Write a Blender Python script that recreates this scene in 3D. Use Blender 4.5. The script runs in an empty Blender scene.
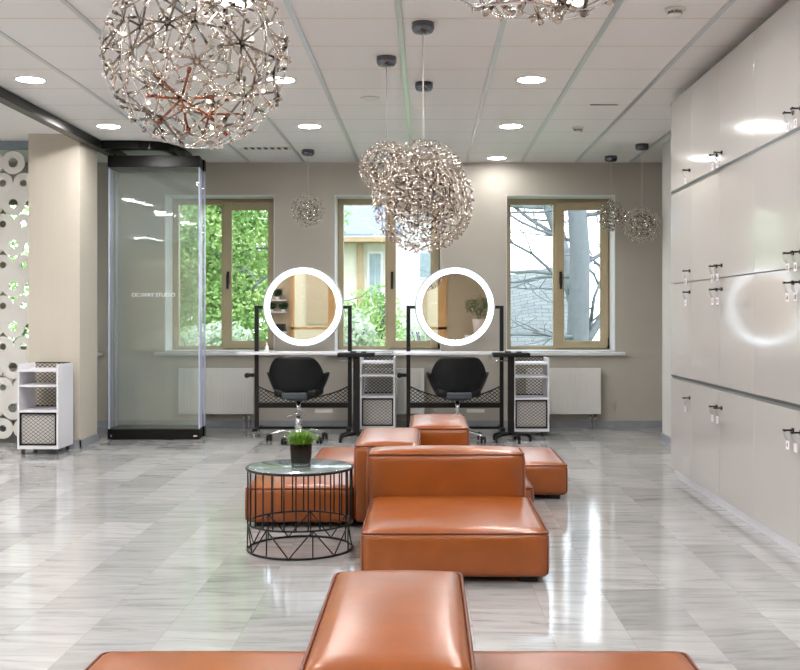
import bpy, bmesh, math, random
from mathutils import Vector, Matrix
random.seed(7)
PI = math.pi
C = bpy.context.scene.collection
SC = bpy.context.scene
R = math.radians
FPX = 1020.0; VX = 427.0; HY = 316.0; EYE = 1.23      # lens in pixels, vanishing point, eye height
CEIL = 2.93; BACK = 11.3
def PX(px, Y): return (px - VX) * Y / FPX
def PZ(py, Y): return EYE - (py - HY) * Y / FPX

# ------------------------------------------------------------------ materials
def lin(c):
    return tuple(((v/255)/12.92 if v/255 <= 0.04045 else ((v/255+0.055)/1.055)**2.4) for v in c)
def newmat(name):
    m = bpy.data.materials.new(name); m.use_nodes = True
    nt = m.node_tree; b = nt.nodes['Principled BSDF']
    return m, nt, b
def mat(name, rgb, rough=0.5, metal=0.0, spec=0.5, var=0.0, vscale=8.0, bump=0.0, bscale=60.0, coat=0.0, stretch=None, emit=None, estr=0.0):
    m, nt, b = newmat(name)
    c = lin(rgb) + (1,)
    b.inputs['Base Color'].default_value = c
    b.inputs['Roughness'].default_value = rough
    b.inputs['Metallic'].default_value = metal
    b.inputs['Specular IOR Level'].default_value = spec
    if coat:
        b.inputs['Coat Weight'].default_value = coat; b.inputs['Coat Roughness'].default_value = 0.06
    if emit:
        b.inputs['Emission Color'].default_value = lin(emit) + (1,); b.inputs['Emission Strength'].default_value = estr
    tc = nt.nodes.new('ShaderNodeTexCoord')
    src = tc.outputs['Object']
    if stretch:
        mp = nt.nodes.new('ShaderNodeMapping'); mp.inputs['Scale'].default_value = stretch
        nt.links.new(src, mp.inputs['Vector']); src = mp.outputs['Vector']
    if var:
        n = nt.nodes.new('ShaderNodeTexNoise'); n.inputs['Scale'].default_value = vscale; n.inputs['Detail'].default_value = 4
        nt.links.new(src, n.inputs['Vector'])
        r = nt.nodes.new('ShaderNodeValToRGB')
        r.color_ramp.elements[0].position = 0.3; r.color_ramp.elements[1].position = 0.7
        r.color_ramp.elements[0].color = tuple(v*(1-var) for v in c[:3]) + (1,)
        r.color_ramp.elements[1].color = tuple(min(1, v*(1+var)) for v in c[:3]) + (1,)
        nt.links.new(n.outputs['Fac'], r.inputs['Fac']); nt.links.new(r.outputs['Color'], b.inputs['Base Color'])
    if bump:
        n2 = nt.nodes.new('ShaderNodeTexNoise'); n2.inputs['Scale'].default_value = bscale; n2.inputs['Detail'].default_value = 3
        nt.links.new(src, n2.inputs['Vector'])
        bp = nt.nodes.new('ShaderNodeBump'); bp.inputs['Strength'].default_value = bump; bp.inputs['Distance'].default_value = 0.01
        nt.links.new(n2.outputs['Fac'], bp.inputs['Height']); nt.links.new(bp.outputs['Normal'], b.inputs['Normal'])
    return m
def glass_mat(name, tint, haze=0.06, fres=1.0, hazecol=(225,235,232)):
    m = bpy.data.materials.new(name); m.use_nodes = True; nt = m.node_tree
    for n in list(nt.nodes): nt.nodes.remove(n)
    o = nt.nodes.new('ShaderNodeOutputMaterial')
    t = nt.nodes.new('ShaderNodeBsdfTransparent'); t.inputs['Color'].default_value = lin(tint) + (1,)
    d = nt.nodes.new('ShaderNodeBsdfDiffuse'); d.inputs['Color'].default_value = lin(hazecol) + (1,)
    g = nt.nodes.new('ShaderNodeBsdfGlossy'); g.inputs['Roughness'].default_value = 0.01
    f = nt.nodes.new('ShaderNodeFresnel'); f.inputs['IOR'].default_value = 1.45
    mu = nt.nodes.new('ShaderNodeMath'); mu.operation = 'MULTIPLY'; mu.inputs[1].default_value = fres
    nt.links.new(f.outputs[0], mu.inputs[0])
    a = nt.nodes.new('ShaderNodeMixShader'); a.inputs[0].default_value = haze
    nt.links.new(t.outputs[0], a.inputs[1]); nt.links.new(d.outputs[0], a.inputs[2])
    b = nt.nodes.new('ShaderNodeMixShader')
    nt.links.new(mu.outputs[0], b.inputs[0]); nt.links.new(a.outputs[0], b.inputs[1]); nt.links.new(g.outputs[0], b.inputs[2])
    nt.links.new(b.outputs[0], o.inputs['Surface'])
    return m
def emis(name, rgb, s):
    m, nt, b = newmat(name)
    b.inputs['Base Color'].default_value = lin(rgb) + (1,)
    b.inputs['Emission Color'].default_value = lin(rgb) + (1,); b.inputs['Emission Strength'].default_value = s
    return m

def floor_mat():
    m, nt, b = newmat('marble tile floor')
    N = nt.nodes.new; L = nt.links.new
    geo = N('ShaderNodeNewGeometry'); sp = N('ShaderNodeSeparateXYZ'); L(geo.outputs['Position'], sp.inputs[0])
    def mth(op, a, b_=None, c_=None):
        n = N('ShaderNodeMath'); n.operation = op
        for i, v in enumerate((a, b_, c_)):
            if v is None: continue
            if isinstance(v, (int, float)): n.inputs[i].default_value = v
            else: L(v, n.inputs[i])
        return n.outputs[0]
    TX, TY = 0.30, 0.60
    u = mth('DIVIDE', mth('ADD', sp.outputs['X'], 10.02), TX)
    iu = mth('FLOOR', u); fu = mth('SUBTRACT', u, iu)
    wn = N('ShaderNodeTexWhiteNoise'); wn.noise_dimensions = '1D'; L(iu, wn.inputs['W'])
    off = mth('MULTIPLY', mth('ROUND', wn.outputs['Value']), 0.5)
    v = mth('ADD', mth('DIVIDE', mth('ADD', sp.outputs['Y'], 10.0 + 0.11), TY), off)
    iv = mth('FLOOR', v); fv = mth('SUBTRACT', v, iv)
    cmb = N('ShaderNodeCombineXYZ'); L(iu, cmb.inputs[0]); L(iv, cmb.inputs[1])
    wt = N('ShaderNodeTexWhiteNoise'); wt.noise_dimensions = '2D'; L(cmb.outputs[0], wt.inputs['Vector'])
    # veins: stretched along X, shifted per tile
    tilt = mth('MULTIPLY', mth('SUBTRACT', wt.outputs['Value'], 0.5), 0.30)
    vy = mth('ADD', sp.outputs['Y'], mth('MULTIPLY', sp.outputs['X'], tilt))
    c2 = N('ShaderNodeCombineXYZ')
    L(mth('ADD', mth('MULTIPLY', sp.outputs['X'], 2.2), mth('MULTIPLY', wt.outputs['Value'], 37.0)), c2.inputs[0])
    L(mth('ADD', mth('MULTIPLY', vy, 15.0), mth('MULTIPLY', wt.outputs['Value'], 91.0)), c2.inputs[1])
    n1 = N('ShaderNodeTexNoise'); n1.inputs['Scale'].default_value = 1.0; n1.inputs['Detail'].default_value = 8; n1.inputs['Roughness'].default_value = 0.68
    n1.inputs['Distortion'].default_value = 0.5
    L(c2.outputs[0], n1.inputs['Vector'])
    r = N('ShaderNodeValToRGB'); e = r.color_ramp.elements
    e[0].position = 0.25; e[0].color = lin((128,128,131)) + (1,)
    e[1].position = 0.64; e[1].color = lin((190,190,190)) + (1,)
    x = e.new(0.38); x.color = lin((160,160,162)) + (1,)
    x = e.new(0.48); x.color = lin((179,179,180)) + (1,)
    L(n1.outputs['Fac'], r.inputs['Fac'])
    # tile to tile tone
    tone = mth('ADD', mth('MULTIPLY', wt.outputs['Value'], 0.30), 0.66)
    mx = N('ShaderNodeMixRGB'); mx.blend_type = 'MULTIPLY'; mx.inputs[0].default_value = 1
    tc = N('ShaderNodeCombineXYZ'); 
    for i in range(3): L(tone, tc.inputs[i])
    L(r.outputs['Color'], mx.inputs[1]); L(tc.outputs[0], mx.inputs[2])
    # joints
    def edge(f, w): return mth('LESS_THAN', mth('MINIMUM', f, mth('SUBTRACT', 1.0, f)), w)
    j = mth('MAXIMUM', edge(fu, 0.006), edge(fv, 0.003))
    mj = N('ShaderNodeMixRGB'); L(mth('MULTIPLY', j, 0.35), mj.inputs[0]); L(mx.outputs[0], mj.inputs[1]); mj.inputs[2].default_value = lin((128,128,130)) + (1,)
    L(mj.outputs[0], b.inputs['Base Color'])
    b.inputs['Roughness'].default_value = 0.10
    b.inputs['Specular IOR Level'].default_value = 0.62
    n3 = N('ShaderNodeTexNoise'); n3.inputs['Scale'].default_value = 5.0; L(geo.outputs['Position'], n3.inputs['Vector'])
    bp = N('ShaderNodeBump'); bp.inputs['Strength'].default_value = 0.05; bp.inputs['Distance'].default_value = 0.02
    L(n3.outputs['Fac'], bp.inputs['Height']); L(bp.outputs['Normal'], b.inputs['Normal'])
    return m
def ceiling_mat():
    m, nt, b = newmat('ceiling tiles')
    N = nt.nodes.new; L = nt.links.new
    geo = N('ShaderNodeNewGeometry'); sp = N('ShaderNodeSeparateXYZ'); L(geo.outputs['Position'], sp.inputs[0])
    def mth(op, a, b_=None):
        n = N('ShaderNodeMath'); n.operation = op
        for i, v in enumerate((a, b_)):
            if v is None: continue
            if isinstance(v, (int, float)): n.inputs[i].default_value = v
            else: L(v, n.inputs[i])
        return n.outputs[0]
    fy = mth('FRACT', mth('DIVIDE', mth('ADD', sp.outputs['Y'], 6.0 - 5.825 + 0.6), 0.6))
    d = mth('MULTIPLY', mth('MINIMUM', fy, mth('SUBTRACT', 1.0, fy)), 0.6)
    lx = mth('GREATER_THAN', sp.outputs['X'], -3.24)
    line = mth('MULTIPLY', mth('LESS_THAN', d, 0.009), lx)
    gap = mth('MULTIPLY', mth('LESS_THAN', d, 0.0022), lx)
    m1 = N('ShaderNodeMixRGB'); L(line, m1.inputs[0]); m1.inputs[1].default_value = lin((236,235,234)) + (1,); m1.inputs[2].default_value = lin((234,224,210)) + (1,)
    m2 = N('ShaderNodeMixRGB'); L(gap, m2.inputs[0]); L(m1.outputs[0], m2.inputs[1]); m2.inputs[2].default_value = lin((176,166,154)) + (1,)
    L(m2.outputs[0], b.inputs['Base Color']); b.inputs['Roughness'].default_value = 0.55
    b.inputs['Specular IOR Level'].default_value = 0.3
    return m

M = {}
M['floor'] = floor_mat(); M['ceil'] = ceiling_mat()
M['wall'] = mat('beige wall paint', (187,182,172), 0.85, var=0.02, vscale=3, bump=0.05, bscale=200)
M['wall_tan'] = mat('tan wall paint', (178,160,134), 0.85, var=0.02, vscale=3)
M['wall_pale'] = mat('pale wall paint', (200,198,194), 0.85, var=0.02, vscale=3)
M['pillar'] = mat('warm beige wallpaper', (190,183,170), 0.8, var=0.010, vscale=30, stretch=(1,1,0.05))
M['reveal'] = mat('white reveal paint', (226,228,230), 0.7, var=0.01)
M['skirting'] = mat('grey stone skirting', (150,154,160), 0.3, var=0.1, vscale=6)
M['frame'] = mat('champagne bronze window frame', (172,157,126), 0.45, metal=0.0, var=0.03, vscale=4)
M['sill'] = mat('white sill', (225,228,232), 0.35, var=0.01)
M['winglass'] = glass_mat('window glass', (250,252,252), 0.012, 0.5)
M['glass'] = glass_mat('partition glass', (251,253,252), 0.055, 1.0, (222,230,230))
M['seal'] = mat('pale lilac glass edge', (190,196,222), 0.3, var=0.02)
M['black'] = mat('black powder coated metal', (9,9,10), 0.4, spec=0.35, var=0.1, vscale=20)
M['blackgloss'] = mat('black anodised aluminium', (5,5,6), 0.3, spec=0.25, var=0.1)
M['blackplastic'] = mat('black plastic', (10,10,12), 0.5, spec=0.35, var=0.1)
M['leather'] = mat('cognac leather', (146,75,20), 0.28, spec=0.65, var=0.12, vscale=9, bump=0.035, bscale=26)
M['leather_back'] = mat('cognac leather bolster', (144,74,20), 0.28, spec=0.65, var=0.12, vscale=8, bump=0.035, bscale=22)
M['piping'] = mat('dark leather piping', (104,46,20), 0.45, var=0.1)
M['white'] = mat('white lacquered board', (222,222,228), 0.35, var=0.01)
M['meshmetal'] = mat('dark expanded metal', (14,14,15), 0.45, var=0.1)
M['meshback'] = mat('pale board behind mesh', (206,203,200), 0.6, var=0.02)
M['chrome'] = mat('chrome', (225,225,228), 0.12, metal=1.0, var=0.02)
M['canopy'] = mat('dark chrome', (112,116,124), 0.14, metal=1.0, var=0.03)
M['slotgrey'] = mat('grey slot', (150,149,147), 0.7, var=0.03)
M['railgrey'] = mat('grey anodised rail', (138,142,143), 0.35, metal=0.3, var=0.03)
M['railgroove'] = mat('grey rail groove', (84,88,90), 0.4, metal=0.2, var=0.03)
M['chromewarm'] = mat('polished warm steel', (206,195,186), 0.18, metal=1.0, var=0.12, vscale=14)
M['chromedark'] = mat('polished steel thin rods', (140,131,125), 0.2, metal=1.0, var=0.12, vscale=14)
M['sofa_reflection'] = mat('steel rods tinted as sofa reflection', (150,94,70), 0.25, metal=1.0, var=0.1)  # orange sofa's reflection in the polished rods, put into their base colour
M['alu'] = mat('brushed aluminium', (176,180,182), 0.35, metal=0.85, var=0.05, vscale=20, stretch=(1,0.05,1))
M['aludark'] = mat('shadowed aluminium groove', (96,100,102), 0.4, metal=0.5, var=0.05)
M['runner'] = mat('ceiling runner', (206,209,212), 0.3, metal=0.75, var=0.02)
M['locker'] = mat('gloss white lacquer', (188,185,182), 0.10, spec=0.5, coat=0.15, var=0.008, vscale=2)
M['lockerin'] = mat('locker carcass', (150,146,142), 0.6, var=0.02)
M['radiator'] = mat('white enamel radiator', (228,227,223), 0.4, var=0.01)
M['cable'] = mat('clear pale cord', (196,192,188), 0.5, var=0.02)
M['mirror'] = mat('mirror silver', (238,240,240), 0.015, metal=1.0, var=0.004)
M['ring'] = emis('led ring', (228,244,255), 1.5)
M['lamp'] = emis('downlight diffuser', (255,252,249), 135.0)
M['lampdim'] = emis('dimmed downlight diffuser', (255,252,249), 40.0)
M['tinylamp'] = emis('small led bulb', (255,244,228), 0.8)
M['seatfab'] = mat('black vinyl', (9,12,14), 0.45, spec=0.3, var=0.1, vscale=20, bump=0.05)
M['greypad'] = mat('grey metal plate', (74,80,86), 0.35, metal=0.5, var=0.06)
M['tabletop'] = mat('smoky mirror glass', (186,200,202), 0.15, metal=0.75, var=0.03)
M['soil'] = mat('dark wet soil', (38,26,22), 0.8, var=0.4, vscale=60, bump=0.5)
M['potglass'] = glass_mat('dark pot glass', (150,128,120), 0.0, 0.6)
M['potglass_clear'] = glass_mat('clear pot base', (225,230,230), 0.05, 1.0)
M['grass'] = mat('fresh green blades', (104,146,34), 0.6, var=0.35, vscale=30)
def leaf_mat(name, c0, c1, scale):
    m = bpy.data.materials.new(name); m.use_nodes = True; nt = m.node_tree
    for n in list(nt.nodes): nt.nodes.remove(n)
    N = nt.nodes.new; L = nt.links.new; o = N('ShaderNodeOutputMaterial'); d = N('ShaderNodeBsdfDiffuse'); t = N('ShaderNodeBsdfTranslucent'); mx = N('ShaderNodeMixShader'); mx.inputs[0].default_value = 0.5
    tc = N('ShaderNodeTexCoord'); n = N('ShaderNodeTexNoise'); n.inputs['Scale'].default_value = scale; n.inputs['Detail'].default_value = 5; r = N('ShaderNodeValToRGB')
    r.color_ramp.elements[0].position = 0.35; r.color_ramp.elements[0].color = lin(c0) + (1,); r.color_ramp.elements[1].position = 0.66; r.color_ramp.elements[1].color = lin(c1) + (1,)
    L(tc.outputs['Object'], n.inputs['Vector']); L(n.outputs['Fac'], r.inputs['Fac']); L(r.outputs['Color'], d.inputs['Color']); L(r.outputs['Color'], t.inputs['Color'])
    L(d.outputs[0], mx.inputs[1]); L(t.outputs[0], mx.inputs[2]); L(mx.outputs[0], o.inputs['Surface'])
    return m
M['leaf'] = leaf_mat('sunlit leaves', (108,150,82), (190,212,142), 2.4)
M['leaf_pale'] = leaf_mat('pale blossom leaves', (150,172,128), (214,218,206), 4.0)
M['leaf_dark'] = mat('dark green leaves', (44,74,44), 0.7, var=0.35, vscale=12)
M['leaf_olive'] = mat('olive green leaves', (104,112,70), 0.7, var=0.35, vscale=12)
M['bark'] = mat('grey bark', (96,100,104), 0.95, var=0.12, vscale=14, bump=0.6, bscale=40)
M['house'] = mat('cream render', (186,180,166), 0.9, var=0.04)
M['housewhite'] = mat('white render', (184,184,184), 0.9, var=0.03)
M['roofgrey'] = mat('blue grey sheet roof', (112,120,134), 0.7, var=0.06)
M['eave'] = mat('tan eave board', (150,126,98), 0.7, var=0.06)
M['darkglass'] = mat('house window glass', (120,134,140), 0.1, var=0.1)
def shingle_mat():
    m, nt, b = newmat('grey roof shingles')
    tc = nt.nodes.new('ShaderNodeTexCoord'); br = nt.nodes.new('ShaderNodeTexBrick')
    br.inputs['Scale'].default_value = 1.0
    br.inputs['Brick Width'].default_value = 0.26; br.inputs['Row Height'].default_value = 0.085; br.inputs['Mortar Size'].default_value = 0.007
    br.inputs['Color1'].default_value = lin((112,116,113)) + (1,); br.inputs['Color2'].default_value = lin((102,106,105)) + (1,); br.inputs['Mortar'].default_value = lin((76,80,82)) + (1,)
    nt.links.new(tc.outputs['Object'], br.inputs['Vector']); nt.links.new(br.outputs['Color'], b.inputs['Base Color'])
    b.inputs['Roughness'].default_value = 0.9
    return m
M['shingle'] = shingle_mat()
M['ground'] = mat('lawn', (120,140,92), 0.95, var=0.3, vscale=1.5)
M['wood'] = mat('orange oak', (204,156,100), 0.5, var=0.12, vscale=5, stretch=(8,8,0.6))
M['screen'] = mat('white screen board', (224,222,218), 0.55, var=0.01)
M['steelblue'] = mat('blue grey header', (134,146,160), 0.5, var=0.03)
M['terracotta'] = mat('pale planter', (208,192,180), 0.7, var=0.05)
M['ink'] = mat('black ink', (30,30,34), 0.6, var=0.05)
M['tag'] = mat('white tag', (232,228,234), 0.5, var=0.01)
M['letter'] = mat('white vinyl letters', (224,226,226), 0.5, var=0.01)
M['dark_slot'] = mat('dark slot', (54,54,56), 0.7, var=0.05)
M['plastic'] = mat('white plastic', (226,224,220), 0.45, var=0.01)

# ------------------------------------------------------------------ mesh helpers
def bm_new(): return bmesh.new()
def box(bm, x0, x1, y0, y1, z0, z1, bevel=0.0, seg=2):
    t = bmesh.new(); bmesh.ops.create_cube(t, size=1.0)
    for v in t.verts:
        v.co = Vector(((x0+x1)/2 + v.co.x*(x1-x0), (y0+y1)/2 + v.co.y*(y1-y0), (z0+z1)/2 + v.co.z*(z1-z0)))
    if bevel: bmesh.ops.bevel(t, geom=t.edges[:], offset=bevel, segments=seg, affect='EDGES', profile=0.5)
    join(bm, t)
def join(bm, t, mat4=None):
    me = bpy.data.meshes.new('tmp'); t.to_mesh(me); t.free()
    if mat4: me.transform(mat4)
    bm.from_mesh(me); bpy.data.meshes.remove(me)
def cyl(bm, p0, p1, r0, r1=None, seg=12, caps=True):
    r1 = r0 if r1 is None else r1
    p0 = Vector(p0); p1 = Vector(p1); d = p1-p0
    if d.length < 1e-7: return
    q = d.to_track_quat('Z', 'Y'); A = []; B = []
    for i in range(seg):
        a = 2*PI*i/seg; o = Vector((math.cos(a), math.sin(a), 0))
        A.append(bm.verts.new(p0 + q @ (o*r0))); B.append(bm.verts.new(p1 + q @ (o*r1)))
    for i in range(seg):
        j = (i+1) % seg; f = bm.faces.new((A[i], A[j], B[j], B[i])); f.smooth = seg > 5
    if caps:
        bm.faces.new(A[::-1]); bm.faces.new(B)
def tube(bm, pts, r, seg=8, closed=False, radii=None):
    pts = [Vector(p) for p in pts]; n = len(pts); rings = []
    up = Vector((0,0,1)); prev = None
    for i, p in enumerate(pts):
        if closed: d = pts[(i+1) % n] - pts[i-1]
        else: d = pts[min(i+1, n-1)] - pts[max(i-1, 0)]
        d.normalize()
        if prev is None:
            a = up if abs(d.z) < 0.9 else Vector((1,0,0)); s = d.cross(a).normalized()
        else:
            s = (prev - d*prev.dot(d))
            s = s.normalized() if s.length > 1e-6 else d.orthogonal().normalized()
        prev = s; t = d.cross(s); rr = radii[i] if radii else r
        rings.append([bm.verts.new(p + s*(rr*math.cos(2*PI*k/seg)) + t*(rr*math.sin(2*PI*k/seg))) for k in range(seg)])
    m = n if closed else n-1
    for i in range(m):
        a = rings[i]; b = rings[(i+1) % n]
        for k in range(seg):
            l = (k+1) % seg; f = bm.faces.new((a[k], a[l], b[l], b[k])); f.smooth = True
    if not closed:
        bm.faces.new(rings[0][::-1]); bm.faces.new(rings[-1])
def lathe(bm, prof, seg=32, loc=(0,0,0), sx=1.0, sy=1.0):
    rings = []
    for r, z in prof:
        if r < 1e-6: rings.append([bm.verts.new((loc[0], loc[1], loc[2]+z))])
        else: rings.append([bm.verts.new((loc[0]+sx*r*math.cos(2*PI*k/seg), loc[1]+sy*r*math.sin(2*PI*k/seg), loc[2]+z)) for k in range(seg)])
    for a, b in zip(rings, rings[1:]):
        for k in range(seg):
            l = (k+1) % seg
            if len(a) == 1 and len(b) == 1: continue
            if len(a) == 1: f = bm.faces.new((a[0], b[l], b[k]))
            elif len(b) == 1: f = bm.faces.new((a[k], a[l], b[0]))
            else: f = bm.faces.new((a[k], a[l], b[l], b[k]))
            f.smooth = True
def ring_xz(bm, r_in, r_out, y0, y1, seg=64, cz=0.0):
    prof = [(r_in, y0), (r_out, y0), (r_out, y1), (r_in, y1)]
    rings = [[bm.verts.new((r*math.sin(2*PI*k/seg), y, cz + r*math.cos(2*PI*k/seg))) for k in range(seg)] for r, y in prof]
    for i in range(4):
        a = rings[i]; b = rings[(i+1) % 4]
        for k in range(seg):
            l = (k+1) % seg; bm.faces.new((a[k], a[l], b[l], b[k]))
def obj(name, bm, m, parent=None, recalc=True, smooth=None):
    if recalc: bmesh.ops.recalc_face_normals(bm, faces=bm.faces[:])
    me = bpy.data.meshes.new(name); bm.to_mesh(me); bm.free()
    if smooth is not None:
        for p in me.polygons: p.use_smooth = smooth
    o = bpy.data.objects.new(name, me); C.objects.link(o)
    if isinstance(m, (list, tuple)):
        for x in m: me.materials.append(x)
    else: me.materials.append(m)
    if parent: o.parent = parent
    return o
def tag(o, label, cat, group=None, kind=None):
    o['label'] = label; o['category'] = cat
    if group: o['group'] = group
    if kind: o['kind'] = kind
    return o
def thing(name, label, cat, loc=(0,0,0), rz=0, group=None, kind=None):
    o = bpy.data.objects.new(name, None); C.objects.link(o); o.empty_display_size = 0.1
    o.location = loc; o.rotation_euler = (0,0,rz)
    return tag(o, label, cat, group, kind)
def struct(name, bm, m, label=None, cat=None):
    o = obj(name, bm, m); o['kind'] = 'structure'
    if label: o['label'] = label
    if cat: o['category'] = cat
    return o
def dup(root, loc, rz=0, label=None):
    r = root.copy(); C.objects.link(r); r.location = loc; r.rotation_euler = (0,0,rz)
    if label: r['label'] = label
    for ch in list(root.children):
        c = ch.copy(); C.objects.link(c); c.parent = r
        for g in list(ch.children):
            d = g.copy(); C.objects.link(d); d.parent = c
    return r
def text_mesh(name, s, size, m, parent, mat4):
    cu = bpy.data.curves.new('txt', 'FONT'); cu.body = s; cu.size = size; cu.align_x = 'CENTER'; cu.align_y = 'CENTER'; cu.extrude = 0.0005
    t = bpy.data.objects.new('txt', cu); C.objects.link(t)
    dg = bpy.context.evaluated_depsgraph_get(); dg.update()
    me = bpy.data.meshes.new_from_object(t.evaluated_get(dg))
    bpy.data.objects.remove(t); bpy.data.curves.remove(cu)
    me.transform(mat4); me.materials.clear(); me.materials.append(m)
    o = bpy.data.objects.new(name, me); C.objects.link(o); o.parent = parent
    return o
def diamond_mesh(bm, x0, x1, z0, z1, y, cw=0.03, chh=0.014, t=0.0028, zlow=None, ztop=None):
    """expanded metal in an XZ plane: zigzag strands of flat strips"""
    nx = max(2, int(round((x1-x0)/(cw/2)))); nz = max(1, int(round((z1-z0)/chh)))
    dx = (x1-x0)/nx; dz = (z1-z0)/nz
    for j in range(nz+1):
        for i in range(nx):
            za = z0 + dz*(j + (0.5 if (i+j) % 2 else -0.5)); zb = z0 + dz*(j + (0.5 if (i+1+j) % 2 else -0.5))
            za = min(max(za, z0), z1); zb = min(max(zb, z0), z1); xa = x0+dx*i; xb = xa+dx
            if ztop and (za+zb)/2 > ztop((xa+xb)/2): continue
            b4 = [bm.verts.new((xa, y, za-t)), bm.verts.new((xb, y, zb-t)), bm.verts.new((xb, y, zb+t)), bm.verts.new((xa, y, za+t))]
            bm.faces.new(b4)

# ------------------------------------------------------------------ shell
RX = 2.33; LX = -7.0; REAR = -2.6
b = bm_new(); box(b, LX-0.2, 3.9, REAR-0.2, BACK+0.4, -0.15, 0.0); struct('floor', b, M['floor'])
b = bm_new(); box(b, LX-0.2, 3.9, REAR-0.2, BACK+0.4, CEIL, CEIL+0.35); struct('ceiling', b, M['ceil'])
def holed_wall(y0, y1, xa, xb, za, zb, holes):
    """holes: (x0,x1,z0,z1) sorted by x, not overlapping"""
    b = bm_new(); x = xa
    for h in holes:
        box(b, x, h[0], y0, y1, za, zb)
        box(b, h[0], h[1], y0, y1, za, h[2]); box(b, h[0], h[1], y0, y1, h[3], zb)
        x = h[1]
    box(b, x, xb, y0, y1, za, zb)
    return b
WZ0, WZ1 = 0.835, 2.572
WIN = [(-4.87,-3.69), (-2.905,-1.69), (-1.025,0.158), (0.878,2.085)]
struct('wall_back', holed_wall(BACK, BACK+0.4, LX, 3.7, 0, CEIL, [(a, c, WZ0, WZ1) for a, c in WIN]), M['wall'])
b = bm_new(); box(b, RX, RX+0.3, REAR, 10.1, 0, CEIL); struct('wall_right', b, M['wall_pale'])
b = bm_new(); box(b, 3.5, 3.7, 10.1, BACK, 0, CEIL); box(b, RX+0.3, 3.7, 9.9, 10.1, 0, CEIL); struct('wall_alcove', b, M['wall'])
b = bm_new(); box(b, LX-0.2, LX, REAR, BACK+0.4, 0, CEIL); struct('wall_left', b, M['wall_pale'])
RWX0, RWX1, RWZ0, RWZ1 = -3.12, 0.45, 0.12, 2.62
struct('wall_rear', holed_wall(REAR-0.2, REAR, LX, 3.7, 0, CEIL, [(-6.6,-4.3,0.4,2.6),(RWX0, RWX1, RWZ0, RWZ1)]), M['wall_tan'])
b = bm_new(); box(b, -3.72, -3.24, 9.52, 10.02, 0, CEIL); struct('pillar', b, M['pillar'], 'beige square pillar on the left beside the glass panels', 'pillar')
# skirting
b = bm_new(); box(b, LX, 3.5, BACK-0.018, BACK, 0, 0.075); struct('baseboard_back', b, M['skirting'])
b = bm_new(); box(b, RX-0.018, RX, 8.0, 10.1, 0, 0.075); struct('baseboard_right', b, M['skirting'])
b = bm_new(); box(b, -3.735, -3.225, 9.505, 9.52, 0, 0.075); box(b, -3.24, -3.225, 9.505, 10.035, 0, 0.075); box(b, -3.735, -3.225, 10.02, 10.035, 0, 0.075)
struct('baseboard_pillar', b, M['skirting'])
# ceiling runners (bright strips along the room)
b = bm_new()
for k in range(-5, 5):
    x = -0.158 + 0.6*k
    if x < RX: box(b, x-0.016, x+0.016, REAR, BACK, CEIL-0.006, CEIL)
struct('trim_1', b, M['runner'])
# header and grey band over the screen
b = bm_new(); box(b, LX, -3.74, 9.9, 10.0, 2.86, CEIL); struct('trim_2', b, M['steelblue'])
# black track of the glass partition, with its parking loop
def strip_path(b, pts, w, z0, z1):
    pts = [Vector((p[0], p[1], 0)) for p in pts]; L_ = []; R_ = []
    for i, p in enumerate(pts):
        d = (pts[min(i+1, len(pts)-1)] - pts[max(i-1, 0)]).normalized(); n = Vector((-d.y, d.x, 0))
        L_.append(p + n*w/2); R_.append(p - n*w/2)
    rings = [[b.verts.new((l.x, l.y, z0)), b.verts.new((r.x, r.y, z0)), b.verts.new((r.x, r.y, z1)), b.verts.new((l.x, l.y, z1))] for l, r in zip(L_, R_)]
    for a, c in zip(rings, rings[1:]):
        for k in range(4): b.faces.new((a[k], a[(k+1) % 4], c[(k+1) % 4], c[k]))
    b.faces.new(rings[0]); b.faces.new(rings[-1][::-1])
b = bm_new()
strip_path(b, [(-3.19, REAR), (-3.19, 9.47), (-3.19, 10.7)], 0.085, CEIL-0.085, CEIL-0.001)
arc = [(-2.72 + 0.19*math.sin(a), 10.12 - 0.19*math.cos(a)) for a in [R(9*i) for i in range(11)]]
strip_path(b, [(-3.19, 9.9), (-2.8, 9.9)] + arc + [(-2.5, 10.4), (-2.5, 10.7)], 0.075, CEIL-0.083, CEIL-0.002)
struct('trim_3', b, M['blackgloss'])

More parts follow.
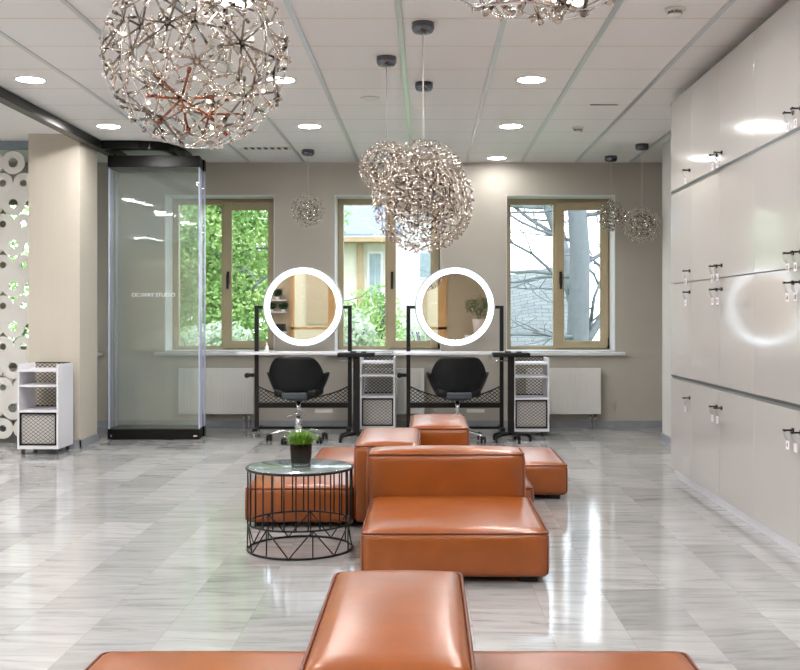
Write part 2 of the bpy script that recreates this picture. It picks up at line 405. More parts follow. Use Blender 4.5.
# ------------------------------------------------------------------ windows
def make_window(n, x0, x1):
    w = bpy.data.objects.new('window_%d' % n, None); C.objects.link(w); w['kind'] = 'structure'
    w.location = (x0, BACK+0.32, WZ0); W = x1-x0; H = WZ1-WZ0
    FW = 0.075; ma, mb = W*0.464, W*0.497
    b = bm_new()                                               # outer frame with its fixed mullion
    box(b, 0, FW, 0, 0.07, 0, H, 0.003); box(b, W-FW, W, 0, 0.07, 0, H, 0.003)
    box(b, FW, W-FW, 0, 0.07, 0, FW*0.7, 0.003); box(b, FW, W-FW, 0, 0.07, H-FW, H, 0.003)
    box(b, ma, mb, 0, 0.07, FW*0.7, H-FW, 0.003)
    obj('window_frame', b, M['frame'], w)
    b = bm_new()                                               # opening sash
    sx0, sx1, sz0, sz1 = mb-0.012, W-0.024, 0.03, H-0.045; S = 0.095
    box(b, sx0, sx0+S, -0.024, -0.002, sz0, sz1, 0.004); box(b, sx1-S, sx1, -0.024, -0.002, sz0, sz1, 0.004)
    box(b, sx0+S, sx1-S, -0.023, -0.002, sz0, sz0+S-0.01, 0.004); box(b, sx0+S, sx1-S, -0.023, -0.002, sz1-S, sz1, 0.004)
    s = obj('window_sash', b, M['frame'], w)
    b = bm_new(); hx = sx0+S*0.55; box(b, hx-0.015, hx+0.015, -0.034, -0.0245, 0.76, 0.90, 0.004); cyl(b, (hx, -0.03, 0.86), (hx, -0.06, 0.86), 0.010)
    box(b, hx-0.014, hx+0.014, -0.07, -0.053, 0.70, 0.875, 0.006); obj('window_handle', b, M['blackplastic'], s)
    b = bm_new(); box(b, sx0+S-0.01, sx1-S+0.01, 0.012, 0.018, sz0+0.07, sz1-S+0.01); obj('pane', b, M['winglass'], s)
    b = bm_new(); box(b, FW-0.01, ma+0.01, 0.03, 0.036, FW*0.7-0.01, H-FW+0.01); obj('pane', b, M['winglass'], w)
    b = bm_new(); box(b, sx1-0.012, sx1+0.01, -0.045, -0.025, sz0, sz0+0.03, 0.003); cyl(b, (sx1-0.002, -0.035, sz0+0.03), (sx1-0.002, -0.035, sz0+0.11), 0.006)
    obj('hinge', b, M['blackplastic'], w)
    b = bm_new(); box(b, -0.10, W+0.10, -0.40, -0.325, -0.04, -0.003, 0.006); box(b, 0.001, W-0.001, -0.33, 0.0, -0.0, 0.012); obj('window_sill', b, M['sill'], w)
    b = bm_new(); box(b, 0, 0.008, -0.318, 0, 0.012, H); box(b, W-0.008, W, -0.318, 0, 0.012, H); box(b, 0, W, -0.318, 0, H-0.008, H)
    obj('window_reveal', b, M['reveal'], w)
    return w
for i, (a, c) in enumerate(WIN): make_window(i+1, a, c)
# rear shop windows (seen in the mirrors)
def rear_window(n, x0, x1, z0, z1, stiles, bars):
    w = bpy.data.objects.new('window_%d' % n, None); C.objects.link(w); w['kind'] = 'structure'
    b = bm_new(); y0, y1 = REAR-0.12, REAR+0.03
    box(b, x0, x0+0.07, y0, y1, z0, z1); box(b, x1-0.2, x1, y0, y1, z0, z1); box(b, x0, x1, y0, y1, z0, z0+0.08); box(b, x0, x1, y0, y1, z1-0.08, z1)
    for s in stiles: box(b, s-0.07, s+0.07, y0, y1, z0, z1)
    for s in bars: box(b, x0, x1, y0, y1, s-0.03, s+0.03)
    obj('window_frame', b, M['wood'], w)
    b = bm_new(); box(b, x0+0.03, x1-0.03, REAR-0.07, REAR-0.064, z0+0.03, z1-0.03); obj('pane', b, M['winglass'], w)
rear_window(5, RWX0, RWX1, RWZ0, RWZ1, [-2.19, -1.0], [0.95])
rear_window(6, -6.6, -4.3, 0.4, 2.6, [-5.5], [0.95])

# ------------------------------------------------------------------ lockers
LF = 1.87; LB = RX - 0.002
SEAMS = [7.82, 7.20, 6.52, 5.83, 5.15, 4.47, 3.79, 3.11]
ROWS = [(0.072, 0.752), (0.784, 1.470), (1.476, 2.150), (2.182, 2.86)]
LOCK = {0: 'far', 1: 'near', 2: 'far', 3: 'near', 4: 'far', 5: 'near', 6: 'far'}   # lock side: which edge carries it
NUM = {(0,0):'1',(1,0):'3',(2,0):'2',(3,0):'4',(0,2):'9',(1,2):'10',(2,2):'11',(3,2):'15',(4,2):'14',(0,1):'6',(1,1):'12',(2,1):'10',(3,1):'16',(4,1):'18',(0,3):'5',(1,3):'7',(2,3):'8',(3,3):'13',(4,3):'17'}
where = ['farthest of the gloss white locker columns, at the window end of the bank',
         'gloss white locker column second from the window end, keys hanging at its near edge',
         'gloss white locker column third from the window end, its keys beside the second column\'s',
         'gloss white locker column fourth from the window end, cut by the right picture edge',
         'gloss white locker column fifth from the window end, nearer the camera',
         'gloss white locker column sixth from the window end, beside the foreground sofa',
         'gloss white locker column nearest to the camera, seventh from the window']
for i in range(len(SEAMS)-1):
    yf, yn = SEAMS[i], SEAMS[i+1]; D = yf-yn
    t = thing('locker_column', where[i], 'locker', (LF, yn, 0), 0, 'gloss white lockers along the right wall')
    b = bm_new(); box(b, 0.022, LB-LF, 0.0005, D-0.0005, 0.068, 2.865); obj('carcass', b, M['lockerin'], t)
    b = bm_new(); box(b, 0.03, LB-LF, 0, D, 0, 0.067); obj('plinth', b, M['white'], t)
    for z in (0.752, 2.150):
        b = bm_new(); box(b, 0.004, 0.021, 0, D, z+0.001, z+0.031); rl = obj('rail', b, M['railgrey'], t)
        b = bm_new(); box(b, 0.0015, 0.0035, 0, D, z+0.016, z+0.031); obj('rail_groove', b, M['railgroove'], rl)
    for r, (z0, z1) in enumerate(ROWS):
        b = bm_new(); box(b, 0, 0.02, 0.0012, D-0.0012, z0, z1, 0.0012, 1)
        d = obj('locker_door', b, M['locker'], t)
        # lock near the lower edge of the two upper rows, near the upper edge of the two lower rows
        lz = {0: z1-0.105, 1: z1-0.07, 2: z0+0.075, 3: z0+0.085}[r]
        side = 'near' if i == 0 else LOCK[i]
        ly = 0.055 if side == 'near' else D-0.055
        b = bm_new(); cyl(b, (0, ly, lz), (-0.008, ly, lz), 0.012, seg=14); cyl(b, (-0.008, ly, lz), (-0.05, ly, lz), 0.0045, seg=8)
        box(b, -0.052, -0.046, ly-0.014, ly+0.014, lz-0.006, lz+0.006, 0.002); box(b, -0.044, -0.038, ly-0.010, ly+0.030, lz-0.004, lz+0.004, 0.001)
        obj('lock_and_key', b, M['blackplastic'], d)
        b = bm_new()
        for dy in (-0.011, 0.011):
            tube(b, [(-0.049, ly+dy, lz-0.004), (-0.045, ly+dy*1.1, lz-0.03), (-0.03, ly+dy*0.6, lz-0.055)], 0.0011, 5)
        obj('key_loop', b, M['alu'], d)
        b = bm_new(); box(b, -0.032, -0.028, ly-0.021, ly+0.021, lz-0.098, lz-0.052, 0.002); obj('number_tag', b, M['tag'], d)
        if (i, r) in NUM:
            m4 = Matrix.Translation((-0.0326, ly, lz-0.076)) @ Matrix.Rotation(-PI/2, 4, 'Z') @ Matrix.Rotation(PI/2, 4, 'X')
            text_mesh('tag_number', NUM[(i, r)], 0.034, M['ink'], d, m4)

# ------------------------------------------------------------------ soft leather blocks
def soft_block(b, x0, x1, y0, y1, z0, z1, rad=0.035, bulge=0.022, side=0.010, n=16):
    t = bmesh.new(); bmesh.ops.create_cube(t, size=2.0)
    bmesh.ops.subdivide_edges(t, edges=t.edges[:], cuts=n-1, use_grid_fill=True)
    hx, hy, hz = (x1-x0)/2, (y1-y0)/2, (z1-z0)/2; cx, cy, cz = (x0+x1)/2, (y0+y1)/2, (z0+z1)/2
    def ease(a): return math.copysign(1-(1-abs(a))**1.7, a) if abs(a) < 1 else a
    for v in t.verts:
        u = Vector((ease(v.co.x), ease(v.co.y), ease(v.co.z)))
        p = Vector((u.x*hx, u.y*hy, u.z*hz)); q = Vector((max(-hx+rad, min(hx-rad, p.x)), max(-hy+rad, min(hy-rad, p.y)), max(-hz+rad, min(hz-rad, p.z))))
        d = p-q
        if d.length > 1e-6: p = q + d.normalized()*min(rad, max(abs(d.x), abs(d.y), abs(d.z)))
        kx = (1-u.x*u.x); ky = (1-u.y*u.y); kz = (1-u.z*u.z)
        if abs(v.co.z) > 0.999 and u.z > 0: p.z += bulge*(kx*ky)**0.6
        if abs(v.co.x) > 0.999: p.x += math.copysign(side*(ky*kz)**0.6, u.x)
        if abs(v.co.y) > 0.999: p.y += math.copysign(side*(kx*kz)**0.6, u.y)
        v.co = Vector((cx, cy, cz)) + p
    for f in t.faces: f.smooth = True
    join(b, t)
def rect_loop(x0, x1, y0, y1, z, r=0.03):
    pts = []
    for cx, cy, a0 in ((x1-r, y1-r, 0), (x0+r, y1-r, 90), (x0+r, y0+r, 180), (x1-r, y0+r, 270)):
        for k in range(5):
            a = R(a0 + 22.5*k); pts.append((cx + r*math.cos(a), cy + r*math.sin(a), z))
    return pts
def leather_block(name, parent, x0, x1, y0, y1, z0, z1, m, bulge=0.022):
    b = bm_new(); soft_block(b, x0, x1, y0, y1, z0, z1, bulge=bulge); o = obj(name, b, m, parent)
    b = bm_new(); e = 0.004
    tube(b, rect_loop(x0+e, x1-e, y0+e, y1-e, z1-0.010, 0.03), 0.005, 6, closed=True)
    for x, y in ((x0, y0), (x1, y0), (x0, y1), (x1, y1)):
        sx = 1 if x == x0 else -1; sy = 1 if y == y0 else -1
        tube(b, [(x+sx*0.010, y+sy*0.010, z0+0.02), (x+sx*0.010, y+sy*0.010, z1-0.02)], 0.0042, 6)
    obj('piping', b, M['piping'], o)
    return o
def feet(parent, pts, h=0.028):
    for x, y in pts:
        b = bm_new(); box(b, x-0.04, x+0.04, y-0.04, y+0.04, 0, h, 0.004); obj('foot', b, M['blackplastic'], parent)
SZ0, SZ1, BZ1 = 0.026, 0.238, 0.485
def double_bench(name, label, xl, xb0, xb1, xr, y0, y1, cat='sofa', lift=0.0):
    t = thing(name, label, cat, (0.5*(xb0+xb1), y0, 0), 0, 'cognac leather lounge sofas'); ox = 0.5*(xb0+xb1); D = y1-y0
    leather_block('backrest', t, xb0-ox, xb1-ox, 0, D, SZ0, BZ1, M['leather_back'], 0.022)
    leather_block('seat', t, xl-ox, xb0-ox-0.002, 0.004, D-0.004, SZ0, SZ1+lift, M['leather'])
    leather_block('seat', t, xb1-ox+0.002, xr-ox, 0.004, D-0.004, SZ0, SZ1+lift, M['leather'])
    feet(t, [(xl-ox+0.09, 0.09), (xl-ox+0.09, D-0.09), (xb0-ox+0.09, 0.09), (xb1-ox-0.09, D-0.09), (xr-ox-0.09, 0.09), (xr-ox-0.09, D-0.09)])
    return t
double_bench('lounge_sofa', 'cognac leather double-sided sofa nearest the camera, cut by the lower picture edge', -0.955, -0.272, 0.104, 0.76, 2.14, 3.0, 'sofa', 0.014)
double_bench('lounge_sofa', 'cognac leather double-sided sofa right behind the black wire coffee table', -1.06, -0.425, -0.045, 0.62, 5.91, 6.78)
double_bench('lounge_sofa', 'cognac leather double-sided sofa farthest back, near the salon chairs', -0.80, -0.12, 0.285, 0.945, 6.82, 7.72)
t = thing('lounge_chair', 'wide cognac leather lounge chair facing the camera, its seat in front of a low backrest', 'sofa', (0.125, 4.67, 0), 0, 'cognac leather lounge sofas')
leather_block('seat', t, -0.43, 0.438, 0, 0.93, SZ0, SZ1+0.004, M['leather'])
leather_block('backrest', t, -0.456, 0.414, 0.934, 1.20, SZ0, 0.478, M['leather_back'], 0.02)
feet(t, [(-0.34, 0.09), (0.35, 0.09), (-0.34, 0.78), (0.35, 0.78), (-0.36, 1.10), (0.32, 1.10)])

# ------------------------------------------------------------------ wire coffee table and plant
TX_, TY_ = -0.672, 5.40
t = thing('coffee_table', 'round black wire drum coffee table with a dark mirror glass top', 'table', (TX_, TY_, 0))
RT = 0.274
def circ(r, z, n=64): return [(r*math.cos(2*PI*k/n), r*math.sin(2*PI*k/n), z) for k in range(n)]
b = bm_new(); lathe(b, [(0, 0.428), (RT-0.004, 0.428), (RT-0.002, 0.431), (RT-0.002, 0.435), (RT-0.004, 0.437), (0, 0.437)], 64); obj('tabletop', b, M['tabletop'], t)
b = bm_new()
tube(b, circ(RT+0.004, 0.430), 0.007, 8, True); tube(b, circ(RT, 0.145), 0.005, 8, True); tube(b, circ(RT, 0.006), 0.006, 8, True)
obj('hoop_rings', b, M['black'], t)
b = bm_new(); NR = 28
for k in range(NR):
    a = 2*PI*k/NR + 0.05; c, s = math.cos(a), math.sin(a)
    cyl(b, (RT*c, RT*s, 0.145), (RT*c, RT*s, 0.427), 0.0042, seg=7)
obj('upright_rods', b, M['black'], t)
b = bm_new(); NZ = 7
for k in range(NZ):
    a0 = 2*PI*k/NZ - PI/2 - 0.09; a1 = a0 + PI/NZ; a2 = a0 + 2*PI/NZ
    p = lambda a, z: (RT*math.cos(a), RT*math.sin(a), z)
    cyl(b, p(a0, 0.006), p(a1, 0.145), 0.0036, seg=6); cyl(b, p(a1, 0.145), p(a2, 0.006), 0.0036, seg=6); cyl(b, p(a1, 0.006), p(a1, 0.145), 0.0036, seg=6)
obj('zigzag_rods', b, M['black'], t)
PY_ = TY_ - 0.0
t = thing('potted_grass', 'small glass pot of bright green grass on the wire coffee table', 'plant', (TX_+0.005, PY_, 0.4372))
b = bm_new(); lathe(b, [(0, 0), (0.052, 0), (0.053, 0.004), (0.053, 0.016), (0, 0.018)], 28); obj('pot_base', b, M['potglass_clear'], t)
b = bm_new(); lathe(b, [(0, 0.0182), (0.053, 0.0182), (0.060, 0.12), (0.057, 0.12), (0.052, 0.024), (0, 0.024)], 28); obj('pot', b, M['potglass'], t)
b = bm_new(); lathe(b, [(0, 0.0245), (0.051, 0.0245), (0.0555, 0.105), (0, 0.109)], 28); obj('soil', b, M['soil'], t)
b = bm_new(); rg = random.Random(3)
for k in range(620):
    a = rg.uniform(0, 2*PI); r0 = 0.052*math.sqrt(rg.random()); L0 = rg.uniform(0.045, 0.10); lean = rg.uniform(0.2, 1.15)*(0.4 + r0/0.052*0.9)
    base = Vector((r0*math.cos(a), r0*math.sin(a), 0.105)); a += rg.uniform(-0.6, 0.6); out = Vector((math.cos(a), math.sin(a), 0)); sd = Vector((-out.y, out.x, 0))*0.0022
    pts = [base + out*(L0*math.sin(lean*f)*f) + Vector((0,0,1))*(L0*f*math.cos(lean*f*0.9)) for f in (0, 0.5, 1.0)]
    v = [b.verts.new(pts[0]-sd), b.verts.new(pts[0]+sd), b.verts.new(pts[1]+sd*0.9), b.verts.new(pts[1]-sd*0.9), b.verts.new(pts[2])]
    b.faces.new((v[0], v[1], v[2], v[3])); b.faces.new((v[3], v[2], v[4]))
obj('grass_blades', b, M['grass'], t, recalc=False)

# ------------------------------------------------------------------ styling stations
SY = 10.40
def caster(b, x, y, r=0.03):
    cyl(b, (x-0.012, y, r), (x+0.012, y, r), r, seg=16); cyl(b, (x, y+0.01, r*1.2), (x, y+0.01, 2.4*r), 0.006, seg=8); box(b, x-0.016, x+0.016, y-0.012, y+0.02, 1.6*r, 2.2*r, 0.003)
def make_station(x, label):
    t = thing('styling_station', label, 'styling station', (x, SY, 0), 0, 'wheeled styling stations with ring mirrors')
    hw = 0.475
    for s in (-1, 1):
        b = bm_new(); box(b, s*hw-0.02, s*hw+0.02, -0.02, 0.02, 0.085, 1.335, 0.003); box(b, min(s*hw, s*(hw-0.085)), max(s*hw, s*(hw-0.085)), -0.014, 0.014, 1.305, 1.335, 0.003)
        box(b, s*hw-0.025, s*hw+0.025, -0.17, 0.20, 0.068, 0.10, 0.004)
        obj('post', b, M['black'], t)
        for yy in (-0.13, 0.16):
            b = bm_new(); caster(b, s*hw, yy, 0.028); obj('caster', b, M['chrome'], t)
    b = bm_new(); box(b, -hw, hw, -0.016, 0.016, 0.078, 0.105); box(b, -hw, hw, -0.016, 0.016, 0.295, 0.345); obj('cross_bars', b, M['black'], t)
    b = bm_new(); top = lambda xx: 0.395 + 0.125*(xx/hw)**2
    diamond_mesh(b, -hw+0.02, hw-0.02, 0.345, 0.53, 0.0, 0.05, 0.018, 0.0045, ztop=top)
    tube(b, [(xx*hw/12, 0, top(xx*hw/12)) for xx in range(-12, 13)], 0.008, 6)
    obj('mesh_panel', b, M['meshmetal'], t)
    b = bm_new(); box(b, -0.625, 0.545, -0.285, 0.05, 0.845, 0.87, 0.004); obj('tabletop', b, M['white'], t)
    b = bm_new(); box(b, 0.12, 0.30, -0.02, 0.03, 0.245, 0.275, 0.004); obj('power_strip', b, M['plastic'], t)
    b = bm_new(); box(b, -hw-0.11, -hw-0.02, -0.03, 0.02, 0.61, 0.645, 0.006); cyl(b, (-hw-0.09, -0.03, 0.627), (-hw-0.09, -0.07, 0.627), 0.025, seg=14); obj('dryer_holder', b, M['blackplastic'], t)
    cz = 1.325
    b = bm_new(); ring_xz(b, 0.395, 0.408, -0.022, 0.03, 72, cz); bmesh.ops.create_circle(b, cap_ends=True, radius=0.40, segments=72, matrix=Matrix.Translation((0, 0.03, cz)) @ Matrix.Rotation(PI/2, 4, 'X'))
    mr = obj('mirror_rim', b, M['alu'], t)
    b = bm_new(); bmesh.ops.create_circle(b, cap_ends=True, radius=0.352, segments=72, matrix=Matrix.Translation((0, -0.018, cz)) @ Matrix.Rotation(PI/2, 4, 'X'))
    obj('mirror_glass', b, M['mirror'], mr)
    b = bm_new()                                              # LED ring in three lengths, thin gaps between
    for g in range(3):
        a0, a1 = R(60+120*g+0.8), R(180+120*g-0.8); n = 28; pr = [(0.338, -0.019), (0.343, -0.026), (0.393, -0.026), (0.398, -0.019)]
        rings = [[b.verts.new((r*math.sin(a0+(a1-a0)*k/n), y, cz + r*math.cos(a0+(a1-a0)*k/n))) for r, y in pr] for k in range(n+1)]
        for p, q in zip(rings, rings[1:]):
            for k in range(4): b.faces.new((p[k], p[(k+1) % 4], q[(k+1) % 4], q[k]))
    obj('light_ring', b, M['ring'], mr)
    for g in range(3):
        a = R(60+120*g); s, c = math.sin(a), math.cos(a); b = bm_new(); cyl(b, (0.337*s, -0.021, cz+0.337*c), (0.399*s, -0.021, cz+0.399*c), 0.004, seg=6); obj('ring_joint', b, M['alu'], mr)
    for s in (-1, 1):
        b = bm_new(); cyl(b, (s*0.408, 0, cz), (s*(hw-0.085), 0, cz), 0.012); obj('pivot', b, M['black'], mr)
    return t
make_station(PX(303.3, SY), 'black styling station with a lit ring mirror, left of the two')
make_station(PX(455, SY), 'black styling station with a lit ring mirror, right of the two')
b = bm_new(); lathe(b, [(0, 0), (0.018, 0), (0.019, 0.006), (0.019, 0.05), (0.008, 0.062), (0.008, 0.075), (0.011, 0.076), (0.011, 0.09), (0, 0.092)], 16)
o = obj('bottle', b, M['plastic']); o.location = (PX(267, 10.25), 10.25, 0.8705); tag(o, 'small pale bottle on the left end of the left station table', 'bottle')

# ------------------------------------------------------------------ salon chairs
def smooth(a, b_, x):
    t_ = max(0, min(1, (x-a)/(b_-a))); return t_*t_*(3-2*t_)
def lerp_tab(tab, z):
    for (a, va), (c, vc) in zip(tab, tab[1:]):
        if z <= c: return va + (vc-va)*(z-a)/(c-a)
    return tab[-1][1]
def make_chair(x, y, label, rz):
    t = thing('salon_chair', label, 'chair', (x, y, 0), rz, 'black salon chairs')
    rxT = [(0.405, 0.10), (0.42, 0.15), (0.44, 0.185), (0.47, 0.217), (0.51, 0.243), (0.553, 0.264), (0.60, 0.284), (0.66, 0.306), (0.70, 0.312), (0.85, 0.312)]
    ryT = [(0.405, 0.09), (0.42, 0.13), (0.44, 0.16), (0.47, 0.185), (0.53, 0.215), (0.60, 0.235), (0.66, 0.25), (0.74, 0.262), (0.85, 0.272)]
    rimT = [(0, 0.838), (28, 0.836), (36, 0.826), (41, 0.808), (46, 0.783), (51, 0.752), (55, 0.72), (58.5, 0.69), (61, 0.672), (64, 0.665), (75, 0.672), (90, 0.680), (105, 0.655), (128, 0.59), (140, 0.58)]
    b = bm_new(); NU, NV = 96, 18; grid = []
    for i in range(NU+1):
        u = R(-128 + 256*i/NU); au = abs(math.degrees(u))
        rim = lerp_tab(rimT, au)
        row = []
        for j in range(NV+1):
            v = (j/NV)**0.85; z = 0.405 + (rim-0.405)*v
            k = (0.0 if z < 0.405 else 1.0)
            xx = lerp_tab(rxT, z)*math.sin(u); yy = -lerp_tab(ryT, z)*math.cos(u)
            row.append(b.verts.new((xx, yy*1.0, z)))
        grid.append(row)
    for i in range(NU):
        for j in range(NV):
            f = b.faces.new((grid[i][j], grid[i+1][j], grid[i+1][j+1], grid[i][j+1])); f.smooth = True
    cv = b.verts.new((0, 0.0, 0.40))
    for i in range(NU): b.faces.new((grid[i+1][0], grid[i][0], cv))
    b.faces.new((grid[0][0], grid[NU][0], cv))
    o = obj('shell', b, M['seatfab'], t)
    m = o.modifiers.new('thickness', 'SOLIDIFY'); m.thickness = 0.03; m.offset = -1
    b = bm_new(); soft_block(b, -0.215, 0.215, -0.17, 0.24, 0.44, 0.53, 0.035, 0.012, 0.005, 10); obj('seat', b, M['seatfab'], t)
    b = bm_new(); box(b, -0.12, 0.12, -0.235, -0.19, 0.432, 0.495, 0.012, 3); obj('back_plate', b, M['greypad'], t)
    b = bm_new(); cyl(b, (0, 0, 0.07), (0, 0, 0.27), 0.037, seg=20); cyl(b, (0, 0, 0.27), (0, 0, 0.40), 0.022, seg=16); lathe(b, [(0, 0.27), (0.045, 0.27), (0.045, 0.285), (0, 0.285)], 20)
    lathe(b, [(0, 0.055), (0.06, 0.06), (0.05, 0.10), (0.037, 0.12)], 20); obj('gas_column', b, M['chrome'], t)
    b = bm_new(); tube(b, [(0, 0, 0.262), (-0.06, -0.01, 0.262), (-0.10, -0.01, 0.25), (-0.12, -0.01, 0.22)], 0.006, 6); tube(b, [(0.0,0,0.255),(0.06,0,0.255),(0.075,0,0.25)], 0.006, 6); obj('lever', b, M['chrome'], t)
    for k in range(5):
        a = 2*PI*k/5 + R(-108); c, s = math.cos(a), math.sin(a)
        b = bm_new(); tube(b, [(0.03*c, 0.03*s, 0.085), (0.14*c, 0.14*s, 0.105), (0.25*c, 0.25*s, 0.08), (0.29*c, 0.29*s, 0.066)], 0.013, 8, radii=[0.018, 0.016, 0.013, 0.012]); lg = obj('base_leg', b, M['chrome'], t)
        b = bm_new(); X, Y = 0.29*c, 0.29*s
        cyl(b, (X-0.026, Y, 0.031), (X-0.006, Y, 0.031), 0.031, seg=16); cyl(b, (X+0.006, Y, 0.031), (X+0.026, Y, 0.031), 0.031, seg=16); box(b, X-0.02, X+0.02, Y-0.016, Y+0.016, 0.035, 0.066, 0.006); obj('caster', b, M['blackplastic'], lg)
    return t
make_chair(PX(298.5, 10.0), 10.0, 'black bucket salon chair seen from behind, at the left station', R(-3))
make_chair(PX(457.5, 10.0), 10.0, 'black bucket salon chair seen from behind, at the right station', R(3))

# ------------------------------------------------------------------ tray stands
def make_stand(x, y, label):
    t = thing('tray_stand', label, 'stand', (x, y, 0), 0, 'black wheeled tray stands')
    b = bm_new(); box(b, -0.18, 0.18, -0.105, 0.105, 0.83, 0.872, 0.008); box(b, -0.06, 0.0, -0.05, 0.05, 0.872, 0.885, 0.004); box(b, 0.05, 0.10, -0.06, 0.0, 0.872, 0.884, 0.004); obj('tray', b, M['blackplastic'], t)
    b = bm_new(); box(b, -0.032, 0.032, -0.022, 0.022, 0.075, 0.83, 0.004); obj('post', b, M['black'], t)
    b = bm_new()
    for k in range(5):
        a = 2*PI*k/5 + R(-70); tube(b, [(0, 0, 0.075), (0.13*math.cos(a), 0.13*math.sin(a), 0.07), (0.19*math.cos(a), 0.19*math.sin(a), 0.055)], 0.016, 8)
    obj('foot_star', b, M['black'], t)
    for k in range(5):
        a = 2*PI*k/5 + R(-70); b = bm_new(); caster(b, 0.19*math.cos(a), 0.19*math.sin(a)-0.005, 0.022); obj('caster', b, M['blackplastic'], t)
    b = bm_new(); tube(b, [(-0.175, -0.09, 0.828), (-0.18, -0.1, 0.80), (-0.10, -0.1, 0.795), (-0.03, -0.03, 0.79)], 0.003, 5); obj('wire_hook', b, M['chrome'], t)
    return t
make_stand(PX(356.5, 10.0), 10.0, 'black tray stand on castors beside the left station')
make_stand(PX(511, 10.0), 10.0, 'black tray stand on castors beside the right station')

# ------------------------------------------------------------------ mesh trolleys
def make_trolley(x, y, label):
    """x = middle of the front, y = front"""
    t = thing('mesh_trolley', label, 'trolley', (x, y, 0), 0, 'white mesh door trolleys'); W, D, H = 0.365, 0.38, 0.80
    for s in (-1, 1):
        b = bm_new(); x0 = s*W/2; box(b, min(x0, x0-s*0.018), max(x0, x0-s*0.018), 0, D, 0.05, H, 0.0015); 
        for zz in (0.395, 0.62, 0.755): cyl(b, (x0, 0.06, zz), (x0+s*0.002, 0.06, zz), 0.005, seg=8)
        obj('side_panel', b, M['white'], t)
    for z in (0.05, 0.375, 0.60, 0.735):
        b = bm_new(); box(b, -W/2+0.019, W/2-0.019, 0.002, D-0.012, z, z+0.02 if z > 0.06 else z+0.03, 0.0015); obj('shelf', b, M['white'], t)
    b = bm_new(); diamond_mesh(b, -W/2+0.02, W/2-0.02, 0.40, H+0.005, D-0.006, 0.044, 0.017, 0.0034); box(b, -W/2+0.02, W/2-0.02, D-0.01, D-0.004, 0.796, 0.806); box(b, -W/2+0.02, W/2-0.02, D-0.01, D-0.004, 0.396, 0.404); obj('back_mesh', b, M['meshmetal'], t)
    b = bm_new(); box(b, -W/2+0.02, W/2-0.02, 0.022, 0.03, 0.085, 0.372); dp = obj('door', b, M['meshback'], t)
    b = bm_new(); x0, x1, z0, z1 = -W/2+0.02, W/2-0.02, 0.084, 0.373; f = 0.012
    box(b, x0, x0+f, 0.004, 0.021, z0, z1); box(b, x1-f, x1, 0.004, 0.021, z0, z1); box(b, x0, x1, 0.004, 0.021, z0, z0+f); box(b, x0, x1, 0.004, 0.021, z1-f, z1); obj('door_frame', b, M['black'], dp)
    b = bm_new(); diamond_mesh(b, x0+f, x1-f, z0+f, z1-f, 0.012, 0.042, 0.0165, 0.0022); obj('door_mesh', b, M['meshmetal'], dp)
    for s in (-1, 1):
        for yy in (0.05, D-0.05):
            b = bm_new(); caster(b, s*(W/2-0.035), yy, 0.021); obj('caster', b, M['greypad'], t)
    return t
make_trolley(PX(37.7, 9.03), 9.03, 'white open trolley with black mesh door, in front of the beige pillar')
make_trolley(PX(377.5, 10.62), 10.62, 'white mesh door trolley between the two styling stations')
make_trolley(PX(531.5, 10.40), 10.40, 'white mesh door trolley right of the right styling station, before a radiator')

# ------------------------------------------------------------------ radiators
def make_radiator(x0, x1, label):
    t = thing('radiator', label, 'radiator', (0.5*(x0+x1), 11.16, 0), 0, 'white panel radiators below the windows'); W = (x1-x0)/2
    z0, z1 = 0.155, 0.66
    b = bm_new(); box(b, -W, W, 0, 0.012, z0, z1, 0.005)
    n = int(2*W/0.034)
    for k in range(n):
        x = -W + 0.02 + k*(2*W-0.04)/(n-1); box(b, x-0.011, x+0.011, -0.0018, 0.002, z0+0.03, z1-0.03, 0.0015, 1)
    obj('front_panel', b, M['radiator'], t)
    b = bm_new(); box(b, -W+0.002, W-0.002, 0.012, 0.09, z1-0.022, z1-0.004)
    box(b, -W+0.002, -W+0.012, 0.012, 0.09, z0, z1-0.022); box(b, W-0.012, W-0.002, 0.012, 0.09, z0, z1-0.022); box(b, -W+0.012, W-0.012, 0.04, 0.09, z0+0.01, z1-0.022); obj('casing', b, M['radiator'], t)
    for s in (W-0.06, W-0.11):
        b = bm_new(); cyl(b, (s, 0.05, 0), (s, 0.05, 0.17), 0.010, seg=10); cyl(b, (s, 0.05, 0.09), (s, 0.05, 0.14), 0.017, seg=10); obj('pipe', b, M['chrome'], t)
make_radiator(-4.68, -3.88, 'white panel radiator below the window behind the pillar')
make_radiator(-2.72, -1.90, 'white panel radiator below the left window, behind the glass panels')
make_radiator(-0.84, -0.03, 'white panel radiator below the middle window, between the stations')
make_radiator(1.09, 1.905, 'white panel radiator below the right window, beside a mesh trolley')

